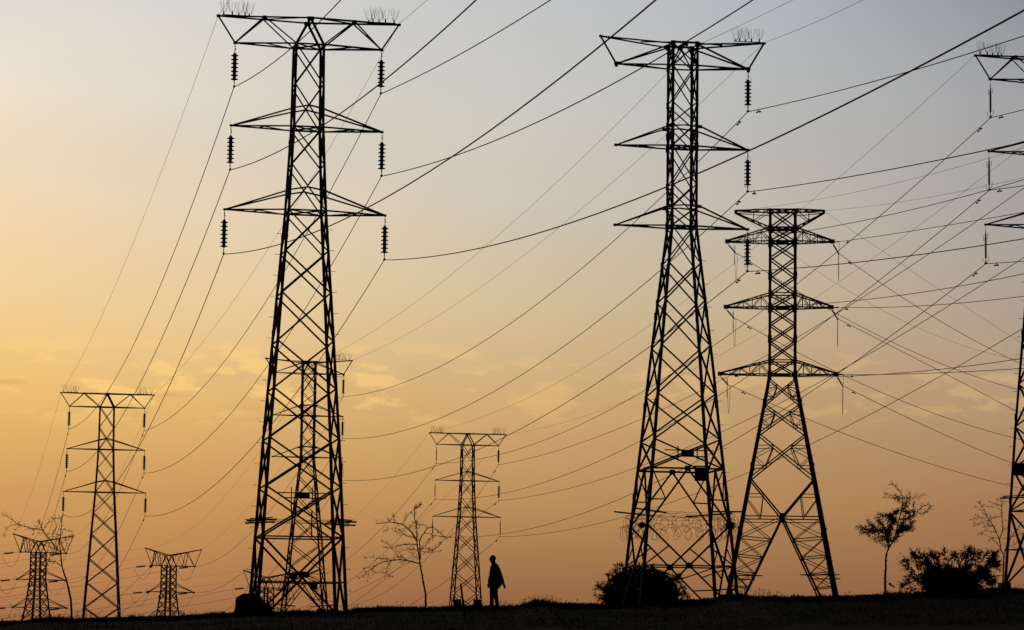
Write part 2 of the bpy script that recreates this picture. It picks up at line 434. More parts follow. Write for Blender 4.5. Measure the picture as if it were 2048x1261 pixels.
# ------------------------------------------------------------------ type T2 pylon (flat box head)
D_PROF = [(0,1.12),(-8.6,1.10),(-11.0,1.60),(-15.2,2.44),(-18.45,3.0),(-22.1,3.72),(-23.85,4.04),(-26.5,4.5)]
D_NODES = [-.25,-1.25,-2.95,-3.9,-4.95,-6.7,-7.75,-8.6,-10.3,-12.0,-14.05,-16.25,-18.3,-19.6]
def pylon_d(strings=True, razor=True, spikes=True, disc=True):
    global WT; WT = 1.28
    root = empty('lattice_pylon', (0, 0, 0)); B = Body(root, D_PROF, D_NODES)
    build_legs(B, -.2, -26.0, .088, .112)
    for k, (z0, z1) in enumerate(zip(D_NODES, D_NODES[1:])):
        bm = bmesh.new(); xpanel(bm, B, z0, z1, .046 if k < 8 else .058)
        if k < 9:
            for cu, cv in CORN:
                p = B.P(cu, cv, z1); box(bm, p+Vector((0, cv*.03, 0)), .13, .03, .30); box(bm, p+Vector((cu*.03, 0, 0)), .03, .13, .30)
        obj('bracing', bm, STEEL, root)
    zd = -19.6; zk = -22.1; zh = -23.9; zf = -26.0
    bm = bmesh.new(); ring(bm, B, zd, .065)
    for i in range(4):                       # inverted V from the belt centre to the legs, then V back to the lower belt
        a, b = CORN[i], CORN[(i+1) % 4]; cen = (B.P(*a, zd)+B.P(*b, zd))/2; cel = (B.P(*a, zh)+B.P(*b, zh))/2
        for c in (a, b):
            leg = B.P(*c, zk); beam(bm, cen, leg, .065); beam(bm, leg, cel, .065)
            beam(bm, B.P(*c, zd), cen.lerp(leg, .55), .045); beam(bm, B.P(*c, -21.0), cen.lerp(leg, .55), .045)
            beam(bm, B.P(*c, zh), leg.lerp(cel, .52), .045)
            foot = B.P(*c, zf); beam(bm, cel, foot, .06); beam(bm, B.P(*c, -24.9), cel.lerp(foot, .5), .045); beam(bm, B.P(*c, zh), cel.lerp(foot, .25), .04)
        n = (B.P(*a, zd)+B.P(*b, zd)); fr = i in (0, 2)
        for cc, sz in ((cen, .26), (cel, .32)) if razor else ((cen, .12),): box(bm, cc, sz if fr else .03, .03 if fr else sz, sz*.85)
    obj('bracing', bm, STEEL, root)
    for i in (0, 2): bm = bmesh.new(); beam(bm, B.P(*CORN[i], zh), B.P(*CORN[i+1], zh), .048); obj('belt', bm, STEEL, root)
    for i in (1, 3):
        bm = bmesh.new(); beam(bm, B.P(*CORN[i], zh), B.P(*CORN[(i+1) % 4], zh), .05)
        o = obj('belt', bm, ORANGE_LIT, root); o['label'] = 'side belt near the foot with orange light painted on'
    # flat head: a spread top beam
    h = .56; bm = bmesh.new()
    for s in (-1, 1):
        tip = Vector((s*3.80, 0, .02)); low = Vector((s*3.07, 0, -1.22))
        for v in (-1, 1):
            top = Vector((s*h, v*h, -.27)); bot = Vector((s*h, v*h, -1.25))
            beam(bm, tip, top, .055); beam(bm, low, top, .055); beam(bm, low, bot, .055)
            box(bm, top, .22, .03, .26)
        beam(bm, tip, low, .065); box(bm, low+Vector((s*-.08, 0, .03)), .36, .08, .14); box(bm, low+Vector((0, 0, -.08)), .14, .08, .12); box(bm, tip, .15, .1, .1)
        beam(bm, (s*2.2, -.2, -1.25), (s*h, h, -1.25), .04); beam(bm, (s*1.9, .28, -.10), (s*h, -h, -.22), .04)
    for v in (-1, 1):
        beam(bm, (-h, v*h, -.2), (h, v*h, -.2), .08); box(bm, (0, v*h, -.26), .26, .03, .22)
        beam(bm, (0, v*h, -.25), (-h, v*h, -1.25), .05); beam(bm, (0, v*h, -.25), (h, v*h, -1.25), .05); beam(bm, (-h, v*h, -1.25), (h, v*h, -1.25), .055)
    beam(bm, (0, -h, -.2), (0, h, -.2), .05)
    obj('top_beam', bm, STEEL, root)
    for z in (-4.95, -8.6):
        hb = B.hw(z); zu = z+.95; zs = 1
        for s in (-1, 1):
            bm = bmesh.new(); tip = Vector((s*3.06, 0, z))
            for v in (-1, 1):
                beam(bm, tip, (s*hb, v*hb, z), .055); beam(bm, tip, (s*hb*1.45, v*hb, zu-.08), .05); beam(bm, (s*hb*1.45, v*hb, zu-.08), (0, v*hb, zu), .05)
                box(bm, (s*hb*1.2, v*hb, zu-.06), .28, .03, .15)
            beam(bm, (s*(3.06+hb)*.55, -.24, z-.02), (s*hb, hb, z-.02), .038); beam(bm, (s*2.0, .2, z), (s*1.8, -.2, z), .04)
            box(bm, tip, .15, .11, .11)
            obj('crossarm', bm, STEEL, root)
        bm = bmesh.new(); ring(bm, B, z, .06, True)
        for cu, cv in CORN: box(bm, B.P(cu, cv, z), .17, .04, .34)
        obj('belt', bm, STEEL, root)
    for z in (-1.25, -4.95, -8.6):
        disc_string(root, (3.06, 0, z), horns=True)
    if spikes: bird_guard(root, (3.80, 0), 1)
    z = -10.2
    while z > -23:
        for cu, cv in ((-1, -1), (1, -1)):
            p = B.P(cu, cv, z); o = add_mesh('step_bolt', bolt_mesh(), root, p); o.rotation_euler = (0, 0, PI if cu < 0 else 0)
        z -= 1.06
    y = -B.hw(-18.9)-.04
    bm = bmesh.new(); beam(bm, (-1.05, y, -18.80), (1.15, y, -18.80), .04); beam(bm, (-.85, y, -19.07), (.85, y, -19.07), .04)
    for x in (-.45, .42): beam(bm, (x, y-.03, -18.62), (x, y-.03, -19.2), .035)
    obj('notice_frame', bm, STEEL, root)
    bm = bmesh.new(); box(bm, (-.02, y-.07, -18.94), .58, .02, .28); obj('notice_plate', bm, PLATE, root)
    bm = bmesh.new(); box(bm, (.62, y-.05, -19.85), .62, .10, .60); beam(bm, (.3, y, -19.5), (1.0, y, -19.5), .05); obj('control_box', bm, STEEL, root)
    for cu, cv, a, b, sl in ((-1, -1, -.75, .80, -.12), (-1, 1, -.80, 1.0, -.09), (1, -1, -.80, .75, .02), (1, 1, -1.1, 1.05, .09)):
        p = B.P(cu, cv, -21.5); bm = bmesh.new()
        beam(bm, p+Vector((a, cv*.2, sl*a)), p+Vector((b, cv*.1, sl*b)), .055); obj('anti_climb_bar', bm, STEEL, root)
    if razor:
        for face in range(4):
            a, b = CORN[face], CORN[(face+1) % 4]; A0 = B.P(*a, -21.6)*1.0; B0 = B.P(*b, -21.6)*1.0
            out = ((A0+B0)/2); out.z = 0; out.normalize()
            bm = bmesh.new(); rnd = random.Random(20+face)
            for dz in (.02, .10, -.12): tube(bm, [A0+out*.3+Vector((0, 0, dz)), A0.lerp(B0, .5)+out*.3+Vector((0, 0, dz-.08)), B0+out*.3+Vector((0, 0, dz))], .007, 4)
            for coil in range(2):
                pts = []; turns = 8; n = 26*turns; d = (B0-A0); Lh = d.length; d.normalize()
                base = A0-d*.35; L2 = Lh+.7; ph = rnd.uniform(0, 6)
                for i in range(n+1):
                    t = i/n; ang = t*turns*2*PI+ph
                    R = .30+.10*noise.noise(Vector((t*9, coil*5+face*3, 0)))
                    wob = Vector((noise.noise(Vector((t*7, 1, face))), noise.noise(Vector((t*7, 5, face))), noise.noise(Vector((t*6, 9, face+coil)))))*.22
                    c = base+d*(t*L2)+out*(.25+.12*coil)+Vector((0, 0, -.36-.42*coil))+wob
                    pts.append(c+Vector((0, 0, 1))*math.cos(ang)*R+(d*.75+out*.65)*math.sin(ang)*R)
                tube(bm, pts, .0085, 4)
            obj('razor_wire', bm, STEEL, root)
    for cu, cv in CORN:
        bm = bmesh.new(); p = B.P(cu, cv, -26.1); box(bm, p, .5, .5, .9); obj('footing', bm, CONC, root)
    return root

# ------------------------------------------------------------------ type T4 pylon (heavy strain tower with latticed arms)
def lattice_arm(bm, tip, tipr, in_lo, in_hi, n, w, flat=False):
    """four-chord tapering arm: tip block to two low and two high body points"""
    ch = []
    for v in (-1, 1):
        for hi in (0, 1):
            a = tip+Vector((0, v*tipr, hi*tipr*.8)); b = (in_hi if hi else in_lo)[(v+1)//2]; beam(bm, a, b, w); ch.append((a, b))
    def q(i, t): return ch[i][0].lerp(ch[i][1], t)
    for k in range(n):
        t0, t1 = k/n, (k+1)/n
        for i, j in ((0, 1), (2, 3)): # side faces: posts and diagonals
            beam(bm, q(i, t1), q(j, t1), w*.55); beam(bm, q(i, t0) if k % 2 else q(j, t0), q(j, t1) if k % 2 else q(i, t1), w*.55)
        for i, j in ((0, 2), (1, 3)):
            beam(bm, q(i, t1), q(j, t1), w*.5); beam(bm, q(i, t0), q(j, t1), w*.5)
def strain_bits(root, tip, d, L=1.15, r=.045, drop=0, discs=12, start=.22):
    bm = bmesh.new(); d = d.normalized()
    tube(bm, [tip, tip+d*.18], .02, 5); tube(bm, [tip+d*.16, tip+d*start], .022, 5); tube(bm, [tip+d*start, tip+d*(L-.15)], r*.6, 8); 
    s, u = frame(d)
    for k in range(discs):
        c = tip+d*(start+(L-start-.2)*k/(discs-1)); tube(bm, [c-d*.012, c+d*.012], r*1.25, 8)
    tube(bm, [tip+d*(L-.18), tip+d*L], .025, 5)
    return obj('insulator_string', bm, CERAM, root)
def jumper(root, a, b, depth, r=.014):
    bm = bmesh.new(); pts = []
    for i in range(17):
        t = i/16; p = a.lerp(b, t); p.z -= depth*math.sin(PI*t)**.8; pts.append(p)
    tube(bm, pts, r, 5); return obj('jumper_loop', bm, WIRE, root)
E4_PROF = [(0,1.60),(-10.6,1.62),(-11.55,1.92),(-17.15,4.02),(-24.5,6.72),(-26,7.3)]
E4_LEV = {'U': (-2.05, 3.55, 3.18), 'M': (-6.30, 3.62, 3.12), 'L': (-10.62, 3.98, 3.45)}   # z, left reach, right reach
def pylon_e():
    global WT; WT = 1.05
    root = empty('lattice_pylon', (0, 0, 0)); B = Body(root, E4_PROF, None)
    build_legs(B, 0, -24.9, .17, .21)
    nodes = [0,-1.16,-2.05,-3.13,-4.32,-5.42,-6.30,-7.4,-8.5,-9.68,-10.62]
    for z0, z1 in zip(nodes, nodes[1:]):
        bm = bmesh.new(); xpanel(bm, B, z0, z1, .085)
        obj('bracing', bm, STEEL, root)
    low = [-10.9,-12.55,-14.45,-17.3]
    for k, (z0, z1) in enumerate(zip(low, low[1:])):
        bm = bmesh.new(); xpanel(bm, B, z0, z1, .075)
        for i in range(4):
            a, b = CORN[i], CORN[(i+1) % 4]
            for p, q in ((a, b), (b, a)):
                A0 = B.P(*p, z0); A1 = B.P(*p, z1); O0 = B.P(*q, z0); O1 = B.P(*q, z1)
                m1 = A0.lerp(O1, .27); m2 = A1.lerp(O0, .27); zm = (z0+z1)/2; lg = B.P(*p, zm)
                beam(bm, m1, m2, .05); beam(bm, B.P(*p, z0*.72+z1*.28), m1, .045); beam(bm, B.P(*p, z0*.28+z1*.72), m2, .045)
                beam(bm, lg, m1, .04); beam(bm, lg, m2, .04)
        obj('bracing', bm, STEEL, root)
    zc = -19.75; z0 = -17.3; zb = -24.9
    bm = bmesh.new()
    for i in range(4):
        a, b = CORN[i], CORN[(i+1) % 4]; cen = (B.P(*a, zc)+B.P(*b, zc))/2; fr = i in (0, 2)
        box(bm, cen, .34 if fr else .05, .05 if fr else .34, .4)
        for p, q in ((a, b), (b, a)):
            top = B.P(*p, z0); beam(bm, top, cen, .09); beam(bm, B.P(*p, zc), cen, .07); beam(bm, B.P(*p, zc-.2), cen+Vector((0, 0, -.2)), .05)
            inner = B.P(*p, zb).lerp(B.P(*q, zb), .145)
            beam(bm, cen, inner, .10)
            # secondary lattice between leg and inner strut
            m = top.lerp(cen, .42); lm = B.P(*p, -18.35); beam(bm, lm, m, .05); beam(bm, m, B.P(*p, zc).lerp(cen, .45), .05); beam(bm, B.P(*p, zc).lerp(cen, .45), B.P(*p, -18.5), .045)
            prev = None
            for zz, t in ((-21.0, .28), (-22.15, .50), (-23.2, .70), (-24.1, .87)):
                L0 = B.P(*p, zz); I0 = cen.lerp(inner, t); beam(bm, L0, I0, .06)
                pl, pi = prev if prev else (B.P(*p, zc), cen)
                beam(bm, pl, I0, .045)
                if prev is None or zz < -22: beam(bm, pi, L0, .045)
                prev = (L0, I0)
    obj('bracing', bm, STEEL, root)
    # head: two spreading peaks
    h = .80
    for s, reach in ((-1, 3.02), (1, 2.62)):
        bm = bmesh.new(); tip = Vector((s*reach, 0, -.02))
        hi = [Vector((s*h, -h, 0)), Vector((s*h, h, 0))]; lo = [Vector((s*h, -h, -1.18)), Vector((s*h, h, -1.18))]
        for v in (0, 1):
            t = tip+Vector((0, (v-.5)*.22, .03)); tb = tip+Vector((0, (v-.5)*.22, -.14))
            beam(bm, t, hi[v], .085); beam(bm, tb, lo[v], .085); beam(bm, tb, hi[v]+Vector((0, 0, -.22)), .045)
            m1 = t.lerp(hi[v], .52); m2 = tb.lerp(lo[v], .52); beam(bm, m1, m2, .045); beam(bm, m2, hi[v], .045)
            for k in range(5): beam(bm, tb.lerp(lo[v], k/5), tb.lerp(lo[1-v], (k+1)/5), .035)
            for k in range(4): beam(bm, t.lerp(hi[v], k/4), t.lerp(hi[1-v], (k+1)/4), .035)
        box(bm, tip+Vector((0, 0, -.05)), .18, .26, .24); obj('earthwire_peak', bm, STEEL, root)
    bm = bmesh.new(); ring(bm, B, -.01, .09, True)
    for cu, cv in CORN: box(bm, B.P(cu, cv, -.1), .2, .2, .26)
    obj('belt', bm, STEEL, root); bm = bmesh.new(); ring(bm, B, -1.18, .09, True)
    for cu, cv in CORN: box(bm, B.P(cu, cv, -1.18), .24, .24, .34)
    obj('belt', bm, STEEL, root)
    for key, (z, rl, rr) in E4_LEV.items():
        zt = z+.90; bm = bmesh.new(); ring(bm, B, z, .10, True)
        for cu, cv in CORN: box(bm, B.P(cu, cv, z), .26, .26, .42)
        obj('belt', bm, STEEL, root); bm = bmesh.new(); ring(bm, B, zt, .07); ring(bm, B, zt-.16, .04)
        for cu, cv in CORN: box(bm, B.P(cu, cv, zt), .22, .22, .4)
        obj('belt', bm, STEEL, root)
        for s, reach in ((-1, rl), (1, rr)):
            bm = bmesh.new(); tip = Vector((s*reach, 0, z+.02))
            hi = [B.P(s, -1, zt), B.P(s, 1, zt)]; lo = [B.P(s, -1, z), B.P(s, 1, z)]
            lattice_arm(bm, tip, .13, lo, hi, 5, .075)
            box(bm, tip+Vector((0, 0, .04)), .30, .30, .24)
            if s > 0: beam(bm, tip, tip+Vector((.45, 0, .03)), .07)
            obj('crossarm', bm, STEEL, root)
            if s < 0:
                e = tip+Vector((.62, .9, -.62)); strain_bits(root, tip+Vector((0, 0, -.1)), e-tip, 1.2, .04)
                jumper(root, tip+Vector((.47, 0, -.3)), e+Vector((.02, 0, .02)), 2.0, .012)
                jumper(root, tip+Vector((.42, 0, -.2)), tip+Vector((.50, -.6, -.25)), 1.3, .010)
            else:
                e = tip+Vector((.42, .9, -.60)); strain_bits(root, tip+Vector((0, 0, -.05)), e-tip, 1.2, .04)
                jumper(root, tip+Vector((.42, -.2, .0)), e+Vector((-.03, 0, .0)), 2.2, .014)
    # foot guard rails
    for s in (-1, 1):
        for k, (v, dz) in enumerate(((-1, 0), (1, .12), (-1, -.26))):
            x0, x1 = ((-2.05+.25*k, .40) if s > 0 else (-.15, 1.95-.2*k))
            bm = bmesh.new(); p = B.P(s, v, -23.45+dz)
            beam(bm, p+Vector((x0, v*.2, .03*s)), p+Vector((x1, v*.2, .06*s)), .06); obj('anti_climb_bar', bm, STEEL, root)
    for cu, cv in CORN:
        bm = bmesh.new(); p = B.P(cu, cv, -25.2); box(bm, p, .7, .7, 1.0); obj('footing', bm, CONC, root)
    z = -11.5
    while z > -24:
        o = add_mesh('step_bolt', bolt_mesh(), root, B.P(1, -1, z)); z -= 1.1
    return root

# ------------------------------------------------------------------ far strain pylons (V-shaped head)
S_PROF = [(-2.35,1.48),(-6.0,1.52),(-9.6,2.30),(-11.35,2.76),(-18.2,4.5)]
S_ARM = {'T': ((2.65, 4.17), -2.35), 'M': ((3.04, 4.13), -5.93), 'B': ((3.56, 4.49), -9.60), 'E': ((3.75, 5.20), 0)}
def sreach(key, s): return S_ARM[key][0][0 if s < 0 else 1]
SW = Vector((-.857, .515, 0)).normalized()   # local direction of the outgoing wires (towards the left of the picture)
def pylon_s():
    global WT; WT = 1.2
    root = empty('lattice_pylon', (0, 0, 0)); B = Body(root, S_PROF, None)
    build_legs(B, -2.35, -18.2, .16, .22)
    nodes = [-2.35,-3.3,-4.3,-5.2,-5.93,-7.1,-8.3,-9.6,-11.2,-13.2,-15.6,-18]
    for z0, z1 in zip(nodes, nodes[1:]):
        bm = bmesh.new(); xpanel(bm, B, z0, z1, .07)
        if z0 > -9.7:
            for i in range(4):
                a, b = CORN[i], CORN[(i+1) % 4]; m = (B.P(*a, (z0+z1)/2)+B.P(*b, (z0+z1)/2))/2
        obj('bracing', bm, STEEL, root)
    h = .74; bm = bmesh.new()
    for s in (-1, 1):
        tip = Vector((s*sreach('E', s), 0, 0)); low = Vector((s*sreach('T', s), 0, -2.35)); lx = s*(h+sreach('T', s))/2
        for v in (-1, 1):
            hub = Vector((s*.12, v*h, -.95)); mid = tip.lerp(hub, .45); mid2 = tip.lerp(hub, .72)
            beam(bm, tip, hub, .10); beam(bm, mid, low, .07); beam(bm, low, (s*h, v*h, -2.35), .10)
            beam(bm, mid, (lx, v*.40, -2.35), .06); beam(bm, mid2, (lx, v*.40, -2.35), .05); beam(bm, mid2, (s*h, v*h, -2.35), .06)
            beam(bm, hub, (s*h, v*h, -2.35), .11); beam(bm, hub, (-s*h, v*h, -2.35), .07)
        beam(bm, tip, low, .08); box(bm, low, .22, .22, .22); box(bm, tip, .18, .18, .14)
        beam(bm, Vector((s*.12, -h, -.95)), Vector((s*.12, h, -.95)), .09)
    ring(bm, B, -2.35, .08); obj('top_beam', bm, STEEL, root)
    for key in 'MB':
        z = S_ARM[key][1]; hb = B.hw(z); zt = z+1.2; hu = B.hw(zt)
        for s in (-1, 1):
            u = sreach(key, s); bm = bmesh.new(); tip = Vector((s*u, 0, z))
            for v in (-1, 1): beam(bm, tip, (s*hb, v*hb, z), .10); beam(bm, tip, (s*hu, v*hu, zt), .07)
            box(bm, tip, .24, .24, .24); obj('crossarm', bm, STEEL, root)
        
        for zz, ww in ((z, .07), (zt, .06)): bm = bmesh.new(); ring(bm, B, zz, ww); obj('belt', bm, STEEL, root)
    for key in 'TMB':
        z = S_ARM[key][1]
        for s in (-1, 1):
            tip = Vector((s*sreach(key, s), 0, z)); d = SW*1.0; d.z = -.12
            o = strain_bits(root, tip, d, 2.25, .155, discs=7, start=.95)
            e = tip+d.normalized()*2.45
            jumper(root, tip+Vector((0, 0, -.1)), e, 1.75, .02)
            if s > 0 and False: pass
            bm = bmesh.new(); tube(bm, [tip+d*.3, tip+d*.3+Vector((0, 0, .35)), tip+d*.45+Vector((0, 0, .42))], .018, 4); tube(bm, [tip+d*2.1, tip+d*2.15+Vector((0, 0, .4))], .018, 4)
            obj('arcing_horn', bm, STEEL, root)
    for cu, cv in CORN:
        bm = bmesh.new(); p = B.P(cu, cv, -18.3); box(bm, p, .8, .8, 1.2); obj('footing', bm, CONC, root)
    return root

# ------------------------------------------------------------------ place the pylons
PH = math.radians(10.5)
def put(o, name_key, x, y, ztop, phi, label, group='pylons of the power lines'):
    o.location = (x, y, ztop); o.rotation_euler = (0, 0, phi); tag(o, label, 'pylon', group); TOW[name_key] = (Vector((x, y, ztop)), phi); return o
TOW = {}
a1 = pylon_a('discs')
put(a1, 'A1', -8.91, 123, 26.13, PH, 'tallest steel lattice pylon left of centre, six disc insulator strings, boulder at its foot')
a2 = copy_tree(a1)
put(a2, 'A2', -34.32, 246, 19.72, PH, 'mid sized lattice pylon at far left with disc strings and spikes on both beam ends')
a3 = pylon_a({'TL': 'rod', 'ML': 'rod', 'BL': 'rod', 'TR': 'discs', 'MR': 'discs', 'BR': 'rod'})
put(a3, 'A3', -4.30, 292, 19.84, PH, 'small distant lattice pylon just left of the walking person, two dark boxes at its feet')
for s in (-1, 1):
    bm = bmesh.new(); box(bm, (s*1.02-.05, -1.4, -17.0), .8, .12, .72, Matrix.Rotation(.08*s, 3, 'Y')); obj('control_box', bm, STEEL, a3)
a4 = pylon_a('rods')
put(a4, 'A4', 26.48, 141, 28.47, PH, 'lattice pylon cut off by the right edge of the photo, slim rod insulators with horns')
bm = bmesh.new(); box(bm, (-1.1, 1.5, -20.2), .95, .1, .62); obj('control_box', bm, STEEL, a4)
d1 = pylon_d()
put(d1, 'D1', 7.62, 130, 26.92, math.radians(9), 'flat headed lattice pylon right of centre wrapped in coils of razor wire')
d2 = pylon_d(razor=False)
put(d2, 'D2', -17.78, 254, 23.61, PH, 'flat headed lattice pylon seen through the legs of the tallest pylon')
bm = bmesh.new(); box(bm, (1.25, -1.95, -22.1), .75, .12, .62); obj('control_box', bm, STEEL, d2)
e1 = pylon_e()
put(e1, 'E1', 17.36, 185, 27.22, math.radians(-5), 'heavy wide legged lattice pylon with trussed arms, right of the razor wire pylon')
s1 = pylon_s()
put(s1, 'S1', -62.28, 385, 12.05, math.radians(38), 'distant V headed pylon in the lower left corner behind the bare tree')
s2 = copy_tree(s1)
put(s2, 'S2', -46.74, 400, 10.83, math.radians(38), 'distant V headed pylon low on the skyline between two taller pylons at left')
s3 = copy_tree(s1)
put(s3, 'S3', -33.7, 405, 8.05, math.radians(38), 'farthest V headed pylon, half hidden behind the legs of the tallest pylon')

